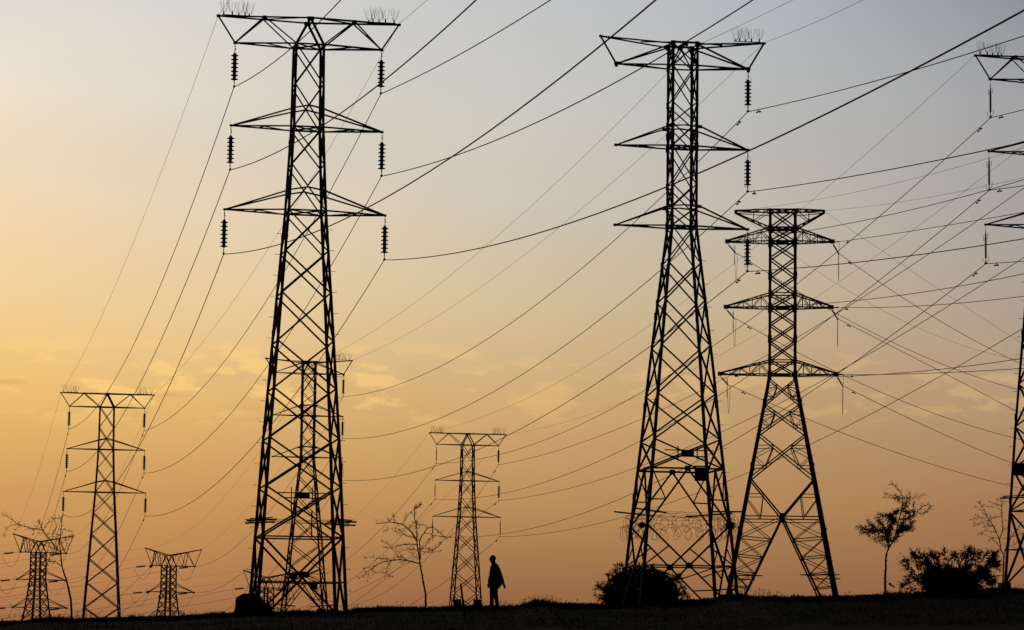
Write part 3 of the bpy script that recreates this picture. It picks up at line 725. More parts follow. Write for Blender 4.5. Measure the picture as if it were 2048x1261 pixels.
# ------------------------------------------------------------------ overhead wires
WHO = {'A1': 'tallest pylon', 'A2': 'far left pylon', 'A3': 'small pylon by walker', 'A4': 'right edge pylon',
       'D1': 'razor wire pylon', 'D2': 'flat headed background pylon', 'E1': 'wide legged pylon',
       'S1': 'corner V pylon', 'S2': 'middle V pylon', 'S3': 'half hidden V pylon'}
LEVN = {'T': 'upper', 'M': 'middle', 'B': 'lowest', 'E': 'peak'}
WIRES = [
('A1','TL','','',(-12.03,122.42,23.06),(11.90,4.83,23.94),4.25,'c'),
('A1','ML','','',(-12.12,122.41,19.46),(11.81,4.81,16.14),3.04,'c'),
('A1','BL','','',(-12.30,122.37,15.83),(15.71,5.69,18.36),4.16,'c'),
('A1','TR','','',(-5.79,123.58,23.06),(22.22,6.89,22.44),2.68,'c'),
('A1','MR','','',(-5.70,123.59,19.46),(26.36,7.96,26.46),4.83,'c'),
('A1','BR','','',(-5.52,123.63,15.83),(18.41,6.04,12.94),2.93,'c'),
('A1','EL','','',(-12.75,122.29,26.18),(9.11,4.30,26.47),3.11,'e'),
('A1','ER','','',(-5.07,123.71,26.18),(16.80,5.72,28.31),3.23,'e'),
('D1','TR','','',(10.64,130.48,23.74),(39.67,14.04,21.91),2.72,'c'),
('D1','MR','','',(10.64,130.48,20.04),(25.27,11.37,9.15),1.02,'c'),
('D1','BR','','',(10.64,130.48,16.39),(39.67,14.04,14.05),2.40,'c'),
('D1','ER','','',(11.37,130.59,26.97),(30.15,12.07,29.91),4.13,'e'),
('D1','EL','','',(8.09,130.64,26.72),(26.86,12.12,20.52),1.51,'e'),
('A4','TL','','',(23.36,140.42,25.40),(50.70,-7.07,24.59),3.23,'c'),
('A4','ML','','',(23.27,140.41,21.80),(50.61,-7.08,20.71),3.69,'c'),
('A4','BL','','',(23.09,140.37,18.17),(50.42,-7.12,16.97),3.55,'c'),
('A1','EL','A2','EL',(-12.75,122.29,26.18),(-38.16,245.29,19.77),1.61,'e'),
('A1','TL','A2','TL',(-12.03,122.42,23.06),(-37.44,245.42,16.65),3.30,'c'),
('A1','ML','A2','ML',(-12.12,122.41,19.46),(-37.53,245.41,13.05),3.15,'c'),
('A1','BL','A2','BL',(-12.30,122.37,15.83),(-37.71,245.37,9.42),3.65,'c'),
('A1','ER','A2','ER',(-5.07,123.71,26.18),(-30.48,246.71,19.77),1.82,'e'),
('A1','TR','A2','TR',(-5.79,123.58,23.06),(-31.20,246.58,16.65),2.98,'c'),
('A1','MR','A2','MR',(-5.70,123.59,19.46),(-31.11,246.59,13.05),3.17,'c'),
('A1','BR','A2','BR',(-5.52,123.63,15.83),(-30.93,246.63,9.42),2.97,'c'),
('A2','EL','S1','EL',(-38.16,245.29,19.77),(-65.24,382.69,12.05),1.37,'e'),
('A2','TL','S1','TL',(-37.44,245.42,16.65),(-64.37,383.37,9.70),2.99,'c'),
('A2','ML','S1','ML',(-37.53,245.41,13.05),(-64.68,383.13,6.12),3.19,'c'),
('A2','BL','S1','BL',(-37.71,245.37,9.42),(-65.09,382.81,2.45),3.00,'c'),
('A2','TR','S1','TR',(-31.20,246.58,16.65),(-58.99,387.57,9.70),3.01,'c'),
('A2','MR','S1','MR',(-31.11,246.59,13.05),(-59.03,387.54,6.12),3.25,'c'),
('A2','BR','S1','BR',(-30.93,246.63,9.42),(-58.74,387.76,2.45),3.00,'c'),
('A2','ER','S1','ER',(-30.48,246.71,19.77),(-58.18,388.20,12.05),2.50,'e'),
('D1','EL','D2','EL',(8.09,130.64,26.72),(-17.33,254.65,23.41),1.76,'e'),
('D1','ER','D2','ER',(11.37,130.59,26.97),(-14.04,254.69,23.66),1.82,'e'),
('D1','TR','D2','TR',(10.64,130.48,23.74),(-14.77,254.56,20.43),2.95,'c'),
('D1','MR','D2','MR',(10.64,130.48,20.04),(-14.77,254.56,16.73),2.99,'c'),
('D1','BR','D2','BR',(10.64,130.48,16.39),(-14.77,254.56,13.08),2.67,'c'),
('D2','TR','S2','TR',(-14.77,254.56,20.43),(-43.45,402.57,8.48),3.53,'c'),
('D2','MR','S2','MR',(-14.77,254.56,16.73),(-43.49,402.54,4.90),3.68,'c'),
('D2','BR','S2','BR',(-14.77,254.56,13.08),(-43.20,402.76,1.23),3.00,'c'),
('D2','EL','S2','EL',(-17.33,254.65,23.41),(-49.70,397.69,10.83),4.05,'e'),
('D2','ER','S2','ER',(-14.04,254.69,23.66),(-42.64,403.20,10.83),2.07,'e'),
('A4','EL','A3','EL',(22.64,140.29,28.52),(-8.14,291.29,19.89),3.33,'e'),
('A4','TL','A3','TL',(23.36,140.42,25.40),(-7.42,291.42,16.77),4.17,'c'),
('A4','ML','A3','ML',(23.27,140.41,21.80),(-7.51,291.41,13.17),4.12,'c'),
('A4','BL','A3','BL',(23.09,140.37,18.17),(-7.69,291.37,9.54),4.11,'c'),
('A4','ER','A3','ER',(30.32,141.71,28.52),(-0.46,292.71,19.89),3.71,'e'),
('A4','TR','A3','TR',(29.60,141.58,25.40),(-1.18,292.58,16.77),2.90,'c'),
('A4','MR','A3','MR',(29.69,141.59,21.80),(-1.09,292.59,13.17),3.08,'c'),
('A4','BR','A3','BR',(29.87,141.63,18.17),(-0.91,292.63,9.54),3.15,'c'),
('A3','EL','S3','EL',(-8.14,291.29,19.89),(-36.66,402.69,8.05),3.91,'e'),
('A3','TL','S3','TL',(-7.42,291.42,16.77),(-35.79,403.37,5.70),4.49,'c'),
('A3','ML','S3','ML',(-7.51,291.41,13.17),(-36.10,403.13,2.12),3.71,'c'),
('A3','BL','S3','BL',(-7.69,291.37,9.54),(-36.51,402.81,-1.55),3.00,'c'),
('A3','ER','S3','ER',(-0.46,292.71,19.89),(-29.60,408.20,8.05),3.59,'e'),
('A3','TR','S3','TR',(-1.18,292.58,16.77),(-30.41,407.57,5.70),7.17,'c'),
('A3','MR','S3','MR',(-1.09,292.59,13.17),(-30.45,407.54,2.12),1.62,'c'),
('A3','BR','S3','BR',(-0.91,292.63,9.54),(-30.16,407.76,-1.55),2.89,'c'),
('E1','TR','','',(21.02,185.58,24.59),(81.90,300.00,26.40),5.38,'c'),
('E1','MR','','',(20.96,185.59,20.34),(81.58,300.00,7.24),-0.50,'c'),
('E1','BR','','',(21.29,185.56,16.02),(81.66,300.00,12.05),2.49,'c'),
('E1','TL','','',(14.52,186.15,24.57),(81.94,300.00,28.38),6.73,'c'),
('E1','ML','','',(14.45,186.16,20.32),(81.84,300.00,22.67),5.77,'c'),
('E1','BL','','',(14.09,186.19,16.00),(81.71,300.00,15.18),3.95,'c'),
('E1','ER','','',(19.97,184.77,27.22),(81.71,300.00,14.73),1.14,'e'),
('E1','EL','','',(14.35,185.26,27.22),(82.15,300.00,40.89),11.05,'e'),
('E1','TR','','',(20.98,184.68,25.21),(30.82,120.00,19.66),0.16,'c'),
('E1','MR','','',(20.92,184.69,20.96),(30.77,120.00,16.02),0.64,'c'),
('E1','BR','','',(21.25,184.66,16.64),(30.71,120.00,12.21),0.32,'c'),
('E1','TL','','',(14.14,184.38,25.15),(30.86,120.00,22.50),0.93,'c'),
('E1','ML','','',(14.07,184.38,20.90),(30.79,120.00,17.72),1.04,'c'),
('E1','BL','','',(13.72,184.42,16.58),(30.73,120.00,13.70),1.12,'c'),
('E1','ER','','',(19.97,184.77,27.22),(30.86,120.00,22.11),0.71,'e'),
('E1','EL','','',(14.35,185.26,27.22),(30.89,120.00,24.07),1.01,'e'),
('S1','TL','','',(-66.73,383.08,9.41),(-215.62,364.81,7.41),7.50,'c'),
('S1','TR','','',(-61.36,387.28,9.41),(-210.24,369.00,7.41),7.50,'c'),
('S1','MR','','',(-61.39,387.25,5.83),(-210.27,368.98,3.83),7.50,'c'),
('S1','BR','','',(-61.11,387.47,2.16),(-209.99,369.20,0.16),7.50,'c'),
('S1','EL','','',(-65.24,382.69,12.05),(-214.12,364.42,10.05),6.00,'e'),
('S1','ER','','',(-58.18,388.20,12.05),(-207.07,369.93,10.05),6.00,'e'),
('S2','TL','','',(-51.19,398.08,8.19),(-200.08,379.81,6.19),7.50,'c'),
('S2','ML','','',(-51.50,397.84,4.61),(-200.38,379.57,2.61),7.50,'c'),
('S2','TR','','',(-45.82,402.28,8.19),(-194.70,384.00,6.19),7.50,'c'),
('S2','MR','','',(-45.85,402.25,4.61),(-194.73,383.98,2.61),7.50,'c'),
('S2','EL','','',(-49.70,397.69,10.83),(-198.58,379.42,8.83),6.00,'e'),
('S2','ER','','',(-42.64,403.20,10.83),(-191.53,384.93,8.83),6.00,'e'),
('S3','TL','','',(-38.15,403.08,5.41),(-187.04,384.81,3.41),7.50,'c'),
('S3','TR','','',(-32.78,407.28,5.41),(-181.66,389.00,3.41),7.50,'c'),
('S3','EL','','',(-36.66,402.69,8.05),(-185.54,384.42,6.05),6.00,'e'),
('S3','ER','','',(-29.60,408.20,8.05),(-178.49,389.93,6.05),6.00,'e'),
]
def damper_mesh():
    bm = bmesh.new(); tube(bm, [(0, 0, .03), (0, 0, -.10)], .022, 5)
    tube(bm, [(0, -.24, -.11), (0, .24, -.11)], .012, 4)
    for s in (-1, 1): tube(bm, [(0, s*.13, -.11), (0, s*.26, -.11)], .042, 7)
    me = bpy.data.meshes.new('vibration_damper'); bm.to_mesh(me); bm.free(); me.materials.append(STEEL); return me
DAMP = damper_mesh()
def add_wire(a, ka, b, kb, A, B, sag, kind, extra=None):
    A = Vector(A); B = Vector(B); n = 48; pts = []
    for i in range(n+1):
        t = i/n; p = A.lerp(B, t); p.z -= 4*sag*t*(1-t); pts.append(p)
    bm = bmesh.new(); tube(bm, [p-A for p in pts], .019 if kind == 'c' else .0085, 6)
    o = obj('power_cable' if kind == 'c' else 'earth_wire', bm, WIRE, smooth=True); o.location = A
    src = WHO[a]; lv = LEVN[ka[0]]; sd = 'left' if ka[1] == 'L' else 'right'
    what = 'black cable' if kind == 'c' else 'thin earth wire'
    if extra: lab = extra
    elif b: lab = f"{what}, {lv} {sd} arm of {src} to {WHO[b]}"
    elif a in ('S1', 'S2', 'S3'): lab = f"{what} going left from {lv} {sd} arm of {src}"
    elif a == 'E1' and B.y < A.y: lab = f"nearly level {what} going right from {lv} {sd} arm of {src}"
    elif a == 'E1': lab = f"{what} falling to the right from {lv} {sd} arm of {src}"
    else: lab = f"{what} rising out of frame from {lv} {sd} arm of {src}"
    tag(o, lab, 'cable', 'overhead wires strung between the pylons')
    def damper(t0, rev=False):
        i0 = B-A; L = i0.length; t = t0/L; 
        if rev: t = 1-t
        p = A.lerp(B, t); p.z -= 4*sag*t*(1-t); q = A.lerp(B, t+.004); q.z -= 4*sag*(t+.004)*(1-t-.004)
        d = bpy.data.objects.new('vibration_damper', DAMP); C.objects.link(d); d.parent = o; d.location = p-A
        dv = q-p; d.rotation_euler = (math.atan2(dv.z, math.hypot(dv.x, dv.y)), 0, math.atan2(dv.y, dv.x)-PI/2)
    if kind == 'c' and a in ('D1', 'A2', 'A4', 'A3', 'E1'): damper(1.5 if a != 'E1' else 2.0)
    return o
for w in WIRES: add_wire(*w)
# the second string and wire at the left arms of the middle V headed pylon
for k, (u, z) in (('upper', (2.65, -2.35)), ('middle', (3.04, -5.93))):
    loc = Vector((-u, 0, z)); M = Matrix.Translation(Vector((-46.74, 400, 10.83))) @ Matrix.Rotation(math.radians(38), 4, 'Z')
    wp = M @ loc; far = at(190, 1229 if k == 'upper' else 1236, 330); d = (M.inverted() @ far)-loc
    strain_bits(s2, loc, d, 2.25, .155, discs=7, start=.95)
    add_wire('S2', 'ML', '', '', wp+(far-wp).normalized()*2.3, at(40, 1330, 300), 1.0, 'c', f'cable dropping steeply left from {k} left arm of middle V pylon')

# ------------------------------------------------------------------ plants
def twig(bm, p, d, L, r, rnd, depth=1):
    pts = [p]; n = 4; q = p.copy(); dd = d.normalized()
    for i in range(n):
        dd = (dd+Vector((rnd.uniform(-.45, .45), rnd.uniform(-.45, .45), rnd.uniform(-.35, .5)))).normalized()
        q = q+dd*(L/n); pts.append(q.copy())
        if depth > 0 and rnd.random() < .65: twig(bm, q, dd+Vector((rnd.uniform(-1, 1), rnd.uniform(-1, 1), rnd.uniform(-.8, 1))), L*.5, r*.8, rnd, depth-1)
    tube(bm, pts, r, 4, r2=r*.5)
def leaf(bm, p, d, L, w, rnd):
    d = d.normalized(); s, u = frame(d); a = rnd.uniform(0, PI); s2_ = s*math.cos(a)+u*math.sin(a)
    m = p+d*(L*.5)+Vector((0, 0, rnd.uniform(-.1, .1)*L)); e = p+d*L+Vector((0, 0, -.12*L))
    v = [bm.verts.new(x) for x in (p, m+s2_*w/2, e, m-s2_*w/2)]; bm.faces.new(v)
def trace_tree(name, D, off, sc, trunk, r0, r1, limbs, label, cat='tree', seed=1, tw_n=1.0, tw_len=.20, tw_r=.0072, depth=.25, leafy=None):
    rnd = random.Random(seed)
    def W(p, dy=0): return at(off[0]+p[0]/sc, off[1]+p[1]/sc, D+dy)
    base = W(trunk[0]); base.z -= .25
    root = empty(name, base); tag(root, label, cat)
    T_ = [W(p, 0)-base for p in trunk]; T_[0].z -= .2
    n = len(T_); bm = bmesh.new(); tube(bm, T_, [r0+(r1-r0)*i/(n-1) for i in range(n)], 8)
    for k in range(10):        # stubs and knots on the stem
        i = rnd.randrange(0, n//2); p = T_[i].lerp(T_[i+1], rnd.random()); dv = Vector((rnd.choice((-1, 1)), rnd.uniform(-1, 1), .5))
        tube(bm, [p, p+dv.normalized()*(r0*rnd.uniform(1.2, 2.2))], r0*.4, 4, r2=r0*.2)
    obj('trunk', bm, BARK, root, True)
    crown = bmesh.new(); lv = bmesh.new(); nl = 0
    for a, b in zip(T_[n//2:], T_[n//2+1:]):
        for k in range(int(2+tw_n*4)):
            q = a.lerp(b, rnd.random()); twig(crown, q, (b-a).normalized()+Vector((rnd.choice((-1, 1)), rnd.uniform(-1, 1), .3)), tw_len*rnd.uniform(.4, 1), tw_r, rnd, 1)
    for k in range(4): twig(crown, T_[-1], (T_[-1]-T_[-2]), tw_len, tw_r, rnd, 1)
    for li, (lr, path) in enumerate(limbs):
        sgn = rnd.choice((-1, 1)); P_ = []
        for i, p in enumerate(path): P_.append(W(p, sgn*depth*i/max(1, len(path)-1)*rnd.uniform(.6, 1.4)*(len(path)/4))-base)
        P_[0] = W(path[0])-base
        # a crooked line between the traced points
        Q = [P_[0]]
        for a, b in zip(P_, P_[1:]):
            L = (b-a).length
            for k in (1, 2, 3): 
                q = a.lerp(b, k/3); 
                if k < 3: q += Vector((rnd.uniform(-1, 1), rnd.uniform(-1, 1), rnd.uniform(-1, 1)))*L*.045
                Q.append(q)
        bm = bmesh.new(); tube(bm, Q, lr*1.25, 6, r2=lr*.45); obj('branch', bm, BARK, root, True)
        for a, b in zip(Q[1:], Q[2:]):
            d = (b-a)
            m = tw_n*(d.length/.09)
            while m > 0:
                if rnd.random() < m:
                    p = a.lerp(b, rnd.random()); s, u = frame(d); an = rnd.uniform(0, 2*PI)
                    twig(crown, p, d.normalized()*.6+s*math.cos(an)+u*math.sin(an)*1.0, tw_len*rnd.uniform(.4, 1.2), tw_r, rnd, 1)
                m -= 1
            if leafy:
                c = leafy((a+b)/2+base)
                for k in range(int(c*d.length/.01*6+rnd.random())):
                    p = a.lerp(b, rnd.random())+Vector((rnd.gauss(0, .05), rnd.gauss(0, .09), rnd.gauss(0, .05)))
                    leaf(lv, p, Vector((rnd.uniform(-1, 1), rnd.uniform(-1, 1), rnd.uniform(-1, 1))), rnd.uniform(.05, .10), rnd.uniform(.024, .036), rnd)
                    nl += 1
        for k in range(3): twig(crown, Q[-1], (Q[-1]-Q[-3]), tw_len*.6, tw_r*.8, rnd, 1)
    tag(obj('twigs', crown, BARK, root), kind='stuff')
    if leafy: obj('foliage', lv, LEAF, root)
    else: lv.free()
    return root, base
trace_tree('bare_tree', 99, (720, 1000), 5.483,
 [(720,1195),(720,1110),(720,1040),(705,960),(690,880),(672,780),(658,700),(650,640),(638,560),(625,480),(620,430),(625,380),(620,270),(600,210),(598,120),(620,85),(650,65)], .036, .007,
 [(.019,[(655,700),(580,680),(500,660),(430,655),(340,665),(250,685),(190,710),(100,775),(40,830),(0,855)]),
  (.008,[(340,660),(240,645),(150,632),(70,632)]), (.008,[(190,710),(130,735),(60,750)]), (.008,[(330,675),(300,730),(290,780),(278,825)]),
  (.006,[(130,750),(165,800),(230,798),(280,798),(340,840)]), (.005,[(100,775),(92,830),(82,875)]),
  (.019,[(620,440),(560,350),(510,300),(450,262),(380,250),(310,243),(240,260),(200,262)]),
  (.009,[(470,265),(500,210),(540,150),(590,110),(600,90),(660,60)]), (.007,[(380,250),(375,200),(370,170),(345,205)]), (.006,[(420,270),(390,310),(310,320),(270,340)]),
  (.013,[(615,425),(540,405),(480,380),(440,330),(400,345)]), (.009,[(625,280),(580,290),(540,305),(440,325)]),
  (.014,[(630,500),(550,485),(450,495),(390,510),(340,530),(280,525)]), (.007,[(340,530),(300,470),(250,455)]), (.007,[(350,535),(390,580),(420,630)]),
  (.009,[(640,560),(560,540),(480,555),(420,590)]), (.008,[(645,650),(590,620),(560,570),(545,500)]), (.007,[(500,660),(470,630),(380,635),(250,650)]),
  (.017,[(662,640),(655,540),(655,440),(700,370),(740,310),(790,300),(850,330),(880,370),(920,400)]),
  (.010,[(710,365),(770,375),(830,395),(980,415)]), (.010,[(665,540),(720,500),(770,430),(800,410)]), (.011,[(670,540),(720,525),(790,560),(840,530),(880,490)]),
  (.009,[(680,560),(740,580),(790,575),(870,565)]), (.007,[(740,310),(720,275),(680,270),(620,290)]), (.006,[(430,655),(440,690),(490,670)])],
 'small leafless tree with a thin crooked trunk left of the walking person', seed=3, tw_n=1.1, tw_len=.14)
trace_tree('bare_tree', 101, (0, 1010), 5.253,
 [(760,1200),(745,1000),(722,890),(700,800),(670,710),(650,640),(643,570),(640,500),(600,470),(540,380),(480,320),(440,250),(420,195)], .038, .008,
 [(.018,[(640,500),(625,420),(640,250),(655,130)]), (.015,[(440,265),(340,250),(250,225),(180,200),(110,150),(40,100)]), (.006,[(170,205),(100,225),(60,270),(50,320)]),
  (.005,[(170,205),(215,220),(170,260)]), (.013,[(640,640),(580,600),(510,595),(490,650),(470,720)]), (.007,[(510,595),(470,540),(500,490)]),
  (.008,[(640,250),(700,270),(760,285),(755,330)]), (.010,[(540,380),(560,300),(600,220),(560,150),(640,140)]), (.008,[(600,470),(520,440),(430,400)]),
  (.008,[(455,270),(480,220),(530,150)]), (.008,[(635,420),(680,380),(740,350)]), (.008,[(560,400),(500,400),(460,440)]), (.007,[(600,470),(560,520),(520,560),(560,610)]),
  (.006,[(630,330),(590,300),(500,310),(420,300)]), (.006,[(420,195),(380,240),(350,300)]), (.008,[(560,330),(600,340),(650,300)]),(.007,[(640,480),(680,470),(700,420),(690,360)])],
 'leafless tree leaning left at the far left, tangled in front of the corner pylon', seed=5, tw_n=1.3, tw_len=.13)
LC = [(1772,1063,.50,.27,1.0),(1806,1027,.30,.36,1.25),(1791,1052,.36,.30,1.1),(1738,1056,.42,.20,.9),(1752,1038,.22,.26,.8),(1785,1083,.25,.25,.8),(1815,1050,.30,.22,.7),(1802,1000,.25,.30,.4),(1780,1030,.25,.22,.9)]
def leafC(w):
    c = .03
    for px, py, rx, rz, k in LC:
        q = w - at(px, py, 99); c += k*math.exp(-((q.x/rx)**2+(q.z/rz)**2)*1.3)
    return min(c, 1.5)
rC, bC = trace_tree('sapling_tree', 99, (1700, 960), 5.256,
 [(370,1225),(370,1100),(370,1000),(378,920),(375,850),(385,780),(405,720),(460,640),(480,560),(500,480),(520,400),(545,320),(552,180),(520,110),(460,60)], .042, .008,
 [(.020,[(405,720),(400,600),(380,520),(300,540),(200,530),(80,495)]), (.016,[(545,330),(620,340),(700,340),(760,280),(830,250),(850,290),(790,345)]), (.008,[(700,340),(760,350),(800,345)]),
  (.011,[(550,270),(620,210),(700,185),(770,160)]), (.010,[(550,200),(480,170),(390,150)]), (.008,[(545,230),(480,190),(370,190)]), (.014,[(460,640),(380,620),(290,650),(230,620)]),
  (.012,[(500,480),(580,500),(650,520)]), (.012,[(500,480),(430,380),(370,380),(310,365)]), (.010,[(380,520),(330,460),(290,400)]), (.010,[(520,420),(620,400),(670,370),(665,250)]),
  (.010,[(300,540),(230,480),(190,440)]), (.010,[(480,560),(540,540),(620,500),(660,440)]), (.010,[(400,600),(340,600),(260,600)]), (.009,[(430,680),(380,700),(340,680)]),
  (.008,[(545,320),(480,340),(440,360),(410,440)]), (.008,[(545,320),(590,280),(600,240)]), (.008,[(552,190),(600,180),(620,150)]), (.010,[(250,540),(180,560),(110,545)]),
  (.010,[(400,620),(420,520),(440,460),(470,400)]), (.009,[(440,670),(500,580),(560,460)])],
 'slender sapling with patchy leaves on its crown, left of the right hand bush', seed=11, tw_n=.7, tw_len=.16, leafy=leafC)
bm = bmesh.new(); rnd = random.Random(4); a = at(1771.5, 1150, 99)-bC; b = at(1777, 1166, 99)-bC
tube(bm, [a, a.lerp(b, .5)+Vector((.06, 0, .02)), b], .004, 4)
for k in range(60):
    t = rnd.random(); p = b+Vector((t*.16, rnd.gauss(0, .02), -t*.13))+Vector((rnd.gauss(0, .012), 0, rnd.gauss(0, .012)))
    leaf(bm, p, Vector((1, rnd.uniform(-.6, .6), -1+rnd.uniform(-.7, .7))), .06, .04, rnd)
obj('dead_leaf_cluster', bm, BARK, rC)
trace_tree('bare_tree', 104, (1930, 980), 5.73,
 [(433,1130),(440,900),(447,750),(410,690),(395,570),(360,490),(330,420),(260,320),(220,240),(180,170)], .030, .006,
 [(.019,[(447,750),(480,640),(530,540),(600,450),(640,380)]), (.015,[(395,570),(435,450),(420,300),(420,180),(300,150)]), (.008,[(330,420),(200,380),(120,410)]),
  (.008,[(260,320),(150,320),(80,345)]), (.007,[(360,490),(260,470),(170,500)]), (.008,[(405,660),(320,560),(200,510)]), (.008,[(420,300),(320,330),(280,350)]),
  (.008,[(435,450),(490,430),(560,330)]), (.006,[(420,200),(450,140),(380,120)]), (.006,[(300,370),(240,350),(130,300)]), (.006,[(220,240),(130,200)]), (.006,[(340,440),(280,400),(240,420)]),
  (.008,[(530,540),(620,520),(700,480)]), (.007,[(480,640),(540,640),(620,600)]), (.006,[(420,180),(330,200),(270,190)]), (.006,[(390,560),(330,540),(290,570)]),(.006,[(600,450),(650,500),(720,520)])],
 'delicate leafless tree standing against the leg of the right edge pylon', seed=8, tw_n=1.1, tw_len=.16, tw_r=.0064)

def spiky_bush(name, D, off, sc, base0, base1, tips, fill, label, seed, bl=.14, bw=.022, dens=70, ncore=3000, core=(0, 0, 1, 1), tmax=.9, spr=.6, edge=1.0):
    rnd = random.Random(seed); mx = (base0[0]+base1[0])/2; tips = [(mx+(x-mx)*.93, base0[1]-(base0[1]-y)*.93) for x, y in tips]
    def W(x, y, dy=0): return at(off[0]+x/sc, off[1]+y/sc, D+dy)
    base = W((base0[0]+base1[0])/2, base0[1]); root = empty(name, base); tag(root, label, 'bush')
    st = bmesh.new(); lf = bmesh.new()
    def frond(x, y, dy, dn=1.0, fan=9):
        bx = rnd.uniform(base0[0], base1[0])*.6 + (x*.4 if base0[0] < x < base1[0] else (base0[0] if x < base0[0] else base1[0])*.4)
        p0 = W(bx, base0[1], dy*.3)-base; p3 = W(x, y, dy)-base
        bow = rnd.uniform(-.05, .45); sw = rnd.uniform(-.22, .22)
        p1 = p0.lerp(p3, .45)+Vector((sw*(p3-p0).length, 0, abs(p3.x-p0.x)*bow)); pts = []
        for i in range(10):
            t = i/9; q = p0*(1-t)**2+p1*2*t*(1-t)+p3*t*t
            if 0 < i < 9: q += Vector((rnd.gauss(0, .014), rnd.gauss(0, .02), rnd.gauss(0, .014)))
            pts.append(q)
        tube(st, pts, .012, 4, r2=.004)
        L = sum((b-a).length for a, b in zip(pts, pts[1:]))
        def tuft(c, d, n, ll):
            s, u = frame(d)
            for k in range(n):
                an = rnd.uniform(0, 2*PI); sp = rnd.uniform(.05, spr)
                e = (d+(s*math.cos(an)*.7+u*math.sin(an))*sp+Vector((0, 0, rnd.uniform(-.1, .25)))).normalized()
                L_ = ll*rnd.uniform(.45, 1.3); m = c+e*L_*.5; e2 = (e+Vector((0, 0, rnd.uniform(-.45, .15)))).normalized()
                leaf(lf, c, e, L_*.62, bw*rnd.uniform(.7, 1.2), rnd); leaf(lf, m, e2, L_*.6, bw*rnd.uniform(.6, 1.0), rnd)
        tuft(pts[-1], pts[-1]-pts[-2], fan, bl)
        for k in range(int(dn*dens*L/9)):
            t = .25+.75*rnd.random()**.75
            if t > .62 and rnd.random() > edge: continue
            i = min(8, int(t*9)); p = pts[i].lerp(pts[i+1], t*9-i); d = (pts[i+1]-pts[i]).normalized()
            s, u = frame(d); an = rnd.uniform(0, 2*PI); side = (d+(s*math.cos(an)*.8+u*math.sin(an))*rnd.uniform(.3, .9)).normalized()
            q = p+side*rnd.uniform(.02, .10); tube(st, [p, q], .004, 3); tuft(q, side, rnd.randint(4, 8), bl*.85)
    for x, y in tips:
        for j in range(rnd.randint(1, 3)): frond(x+rnd.gauss(0, 14)*(j > 0), y+rnd.gauss(0, 18)*(j > 0), rnd.uniform(-.45, .45))
    for k in range(fill): # inner stems
        x, y = rnd.choice(tips); cx = (base0[0]+base1[0])/2; t = rnd.uniform(.3, tmax)
        frond(cx+(x-cx)*t+rnd.gauss(0, 40), base0[1]+(y-base0[1])*t+rnd.gauss(0, 22), rnd.uniform(-.6, .6))
    x0, y0, x1, y1 = core
    for k in range(ncore):
        an = rnd.uniform(0, 2*PI); rr = math.sqrt(rnd.random()); x = (x0+x1)/2+(x1-x0)/2*rr*math.cos(an); y = (y0+y1)/2+(y1-y0)/2*rr*math.sin(an)
        p = W(x, min(y, base0[1]), rnd.uniform(-.5, .5))-base
        leaf(lf, p, Vector((rnd.uniform(-1, 1), rnd.uniform(-1, 1), rnd.uniform(-.3, 1))), bl*.7, bw*2.2, rnd)
    obj('stems', st, BARK, root); obj('foliage', lf, LEAF, root); return root
spiky_bush('spiky_bush', 99, (1790, 1090), 9.309, (620, 935), (1330, 935),
 [(130,215),(150,380),(215,420),(270,515),(90,735),(250,800),(230,640),(310,140),(400,130),(520,170),(645,130),(720,190),(800,210),(905,150),(960,240),(1030,170),(1075,160),(1130,190),(1250,140),(1330,105),(1390,95),(1430,110),(1520,110),(1600,150),(1740,150),(1880,145),(1890,210),(1870,280),(1940,370),(1700,440),(1700,550),(1660,500),(1870,655),(1750,610),(1560,750),(1820,700),(190,300),(380,200),(560,240)],
 115, 'wide bush of spiky fans of leaves on the ridge, near the right edge', 21, bl=.25, bw=.034, dens=85, ncore=2600, core=(660, 470, 1380, 1060), tmax=.66, spr=.42, edge=.55)
spiky_bush('round_bush', 134.5, (1170, 1110), 8.904, (560, 960), (1520, 960),
 [(150,600),(190,520),(270,480),(360,320),(440,300),(510,230),(540,150),(620,150),(770,190),(850,170),(950,130),(1060,190),(1200,190),(1300,310),(1400,330),(1500,300),(1600,350),(1700,370),(1740,520),(1820,640),(1870,740),(150,700),(200,790),(240,560),(1780,580),(1680,440),(1240,260)],
 300, 'rounded dark bush growing behind the left feet of the razor wire pylon', 22, bl=.22, bw=.036, dens=95, ncore=7500, core=(330, 240, 1650, 1150), tmax=.84, spr=.5, edge=.8)

# bird nests caught in the razor wire
def nest(px, py, D, r, label, seed):
    rnd = random.Random(seed); base = at(px, py, D); bm = bmesh.new()
    for k in range(420):
        d = Vector((rnd.gauss(0, 1), rnd.gauss(0, 1), rnd.gauss(0, 1))).normalized(); p = d*r*rnd.uniform(.2, .85); p.z *= .8
        t = Vector((rnd.gauss(0, 1), rnd.gauss(0, 1), rnd.gauss(0, .8))).normalized()*r*.5
        tube(bm, [p-t*.7, p+d*r*.12, p+t*.7+Vector((0, 0, -.03))], .007, 3)
    o = obj('bird_nest', bm, STRAW, None); o.location = base; tag(o, label, 'nest')
nest(1460.5, 1051, 128.6, .25, 'large shaggy nest in the razor wire on the right legs of its pylon', 1)
nest(1284, 1050, 128.4, .17, 'small shaggy nest in the razor wire by the left legs of its pylon', 2)

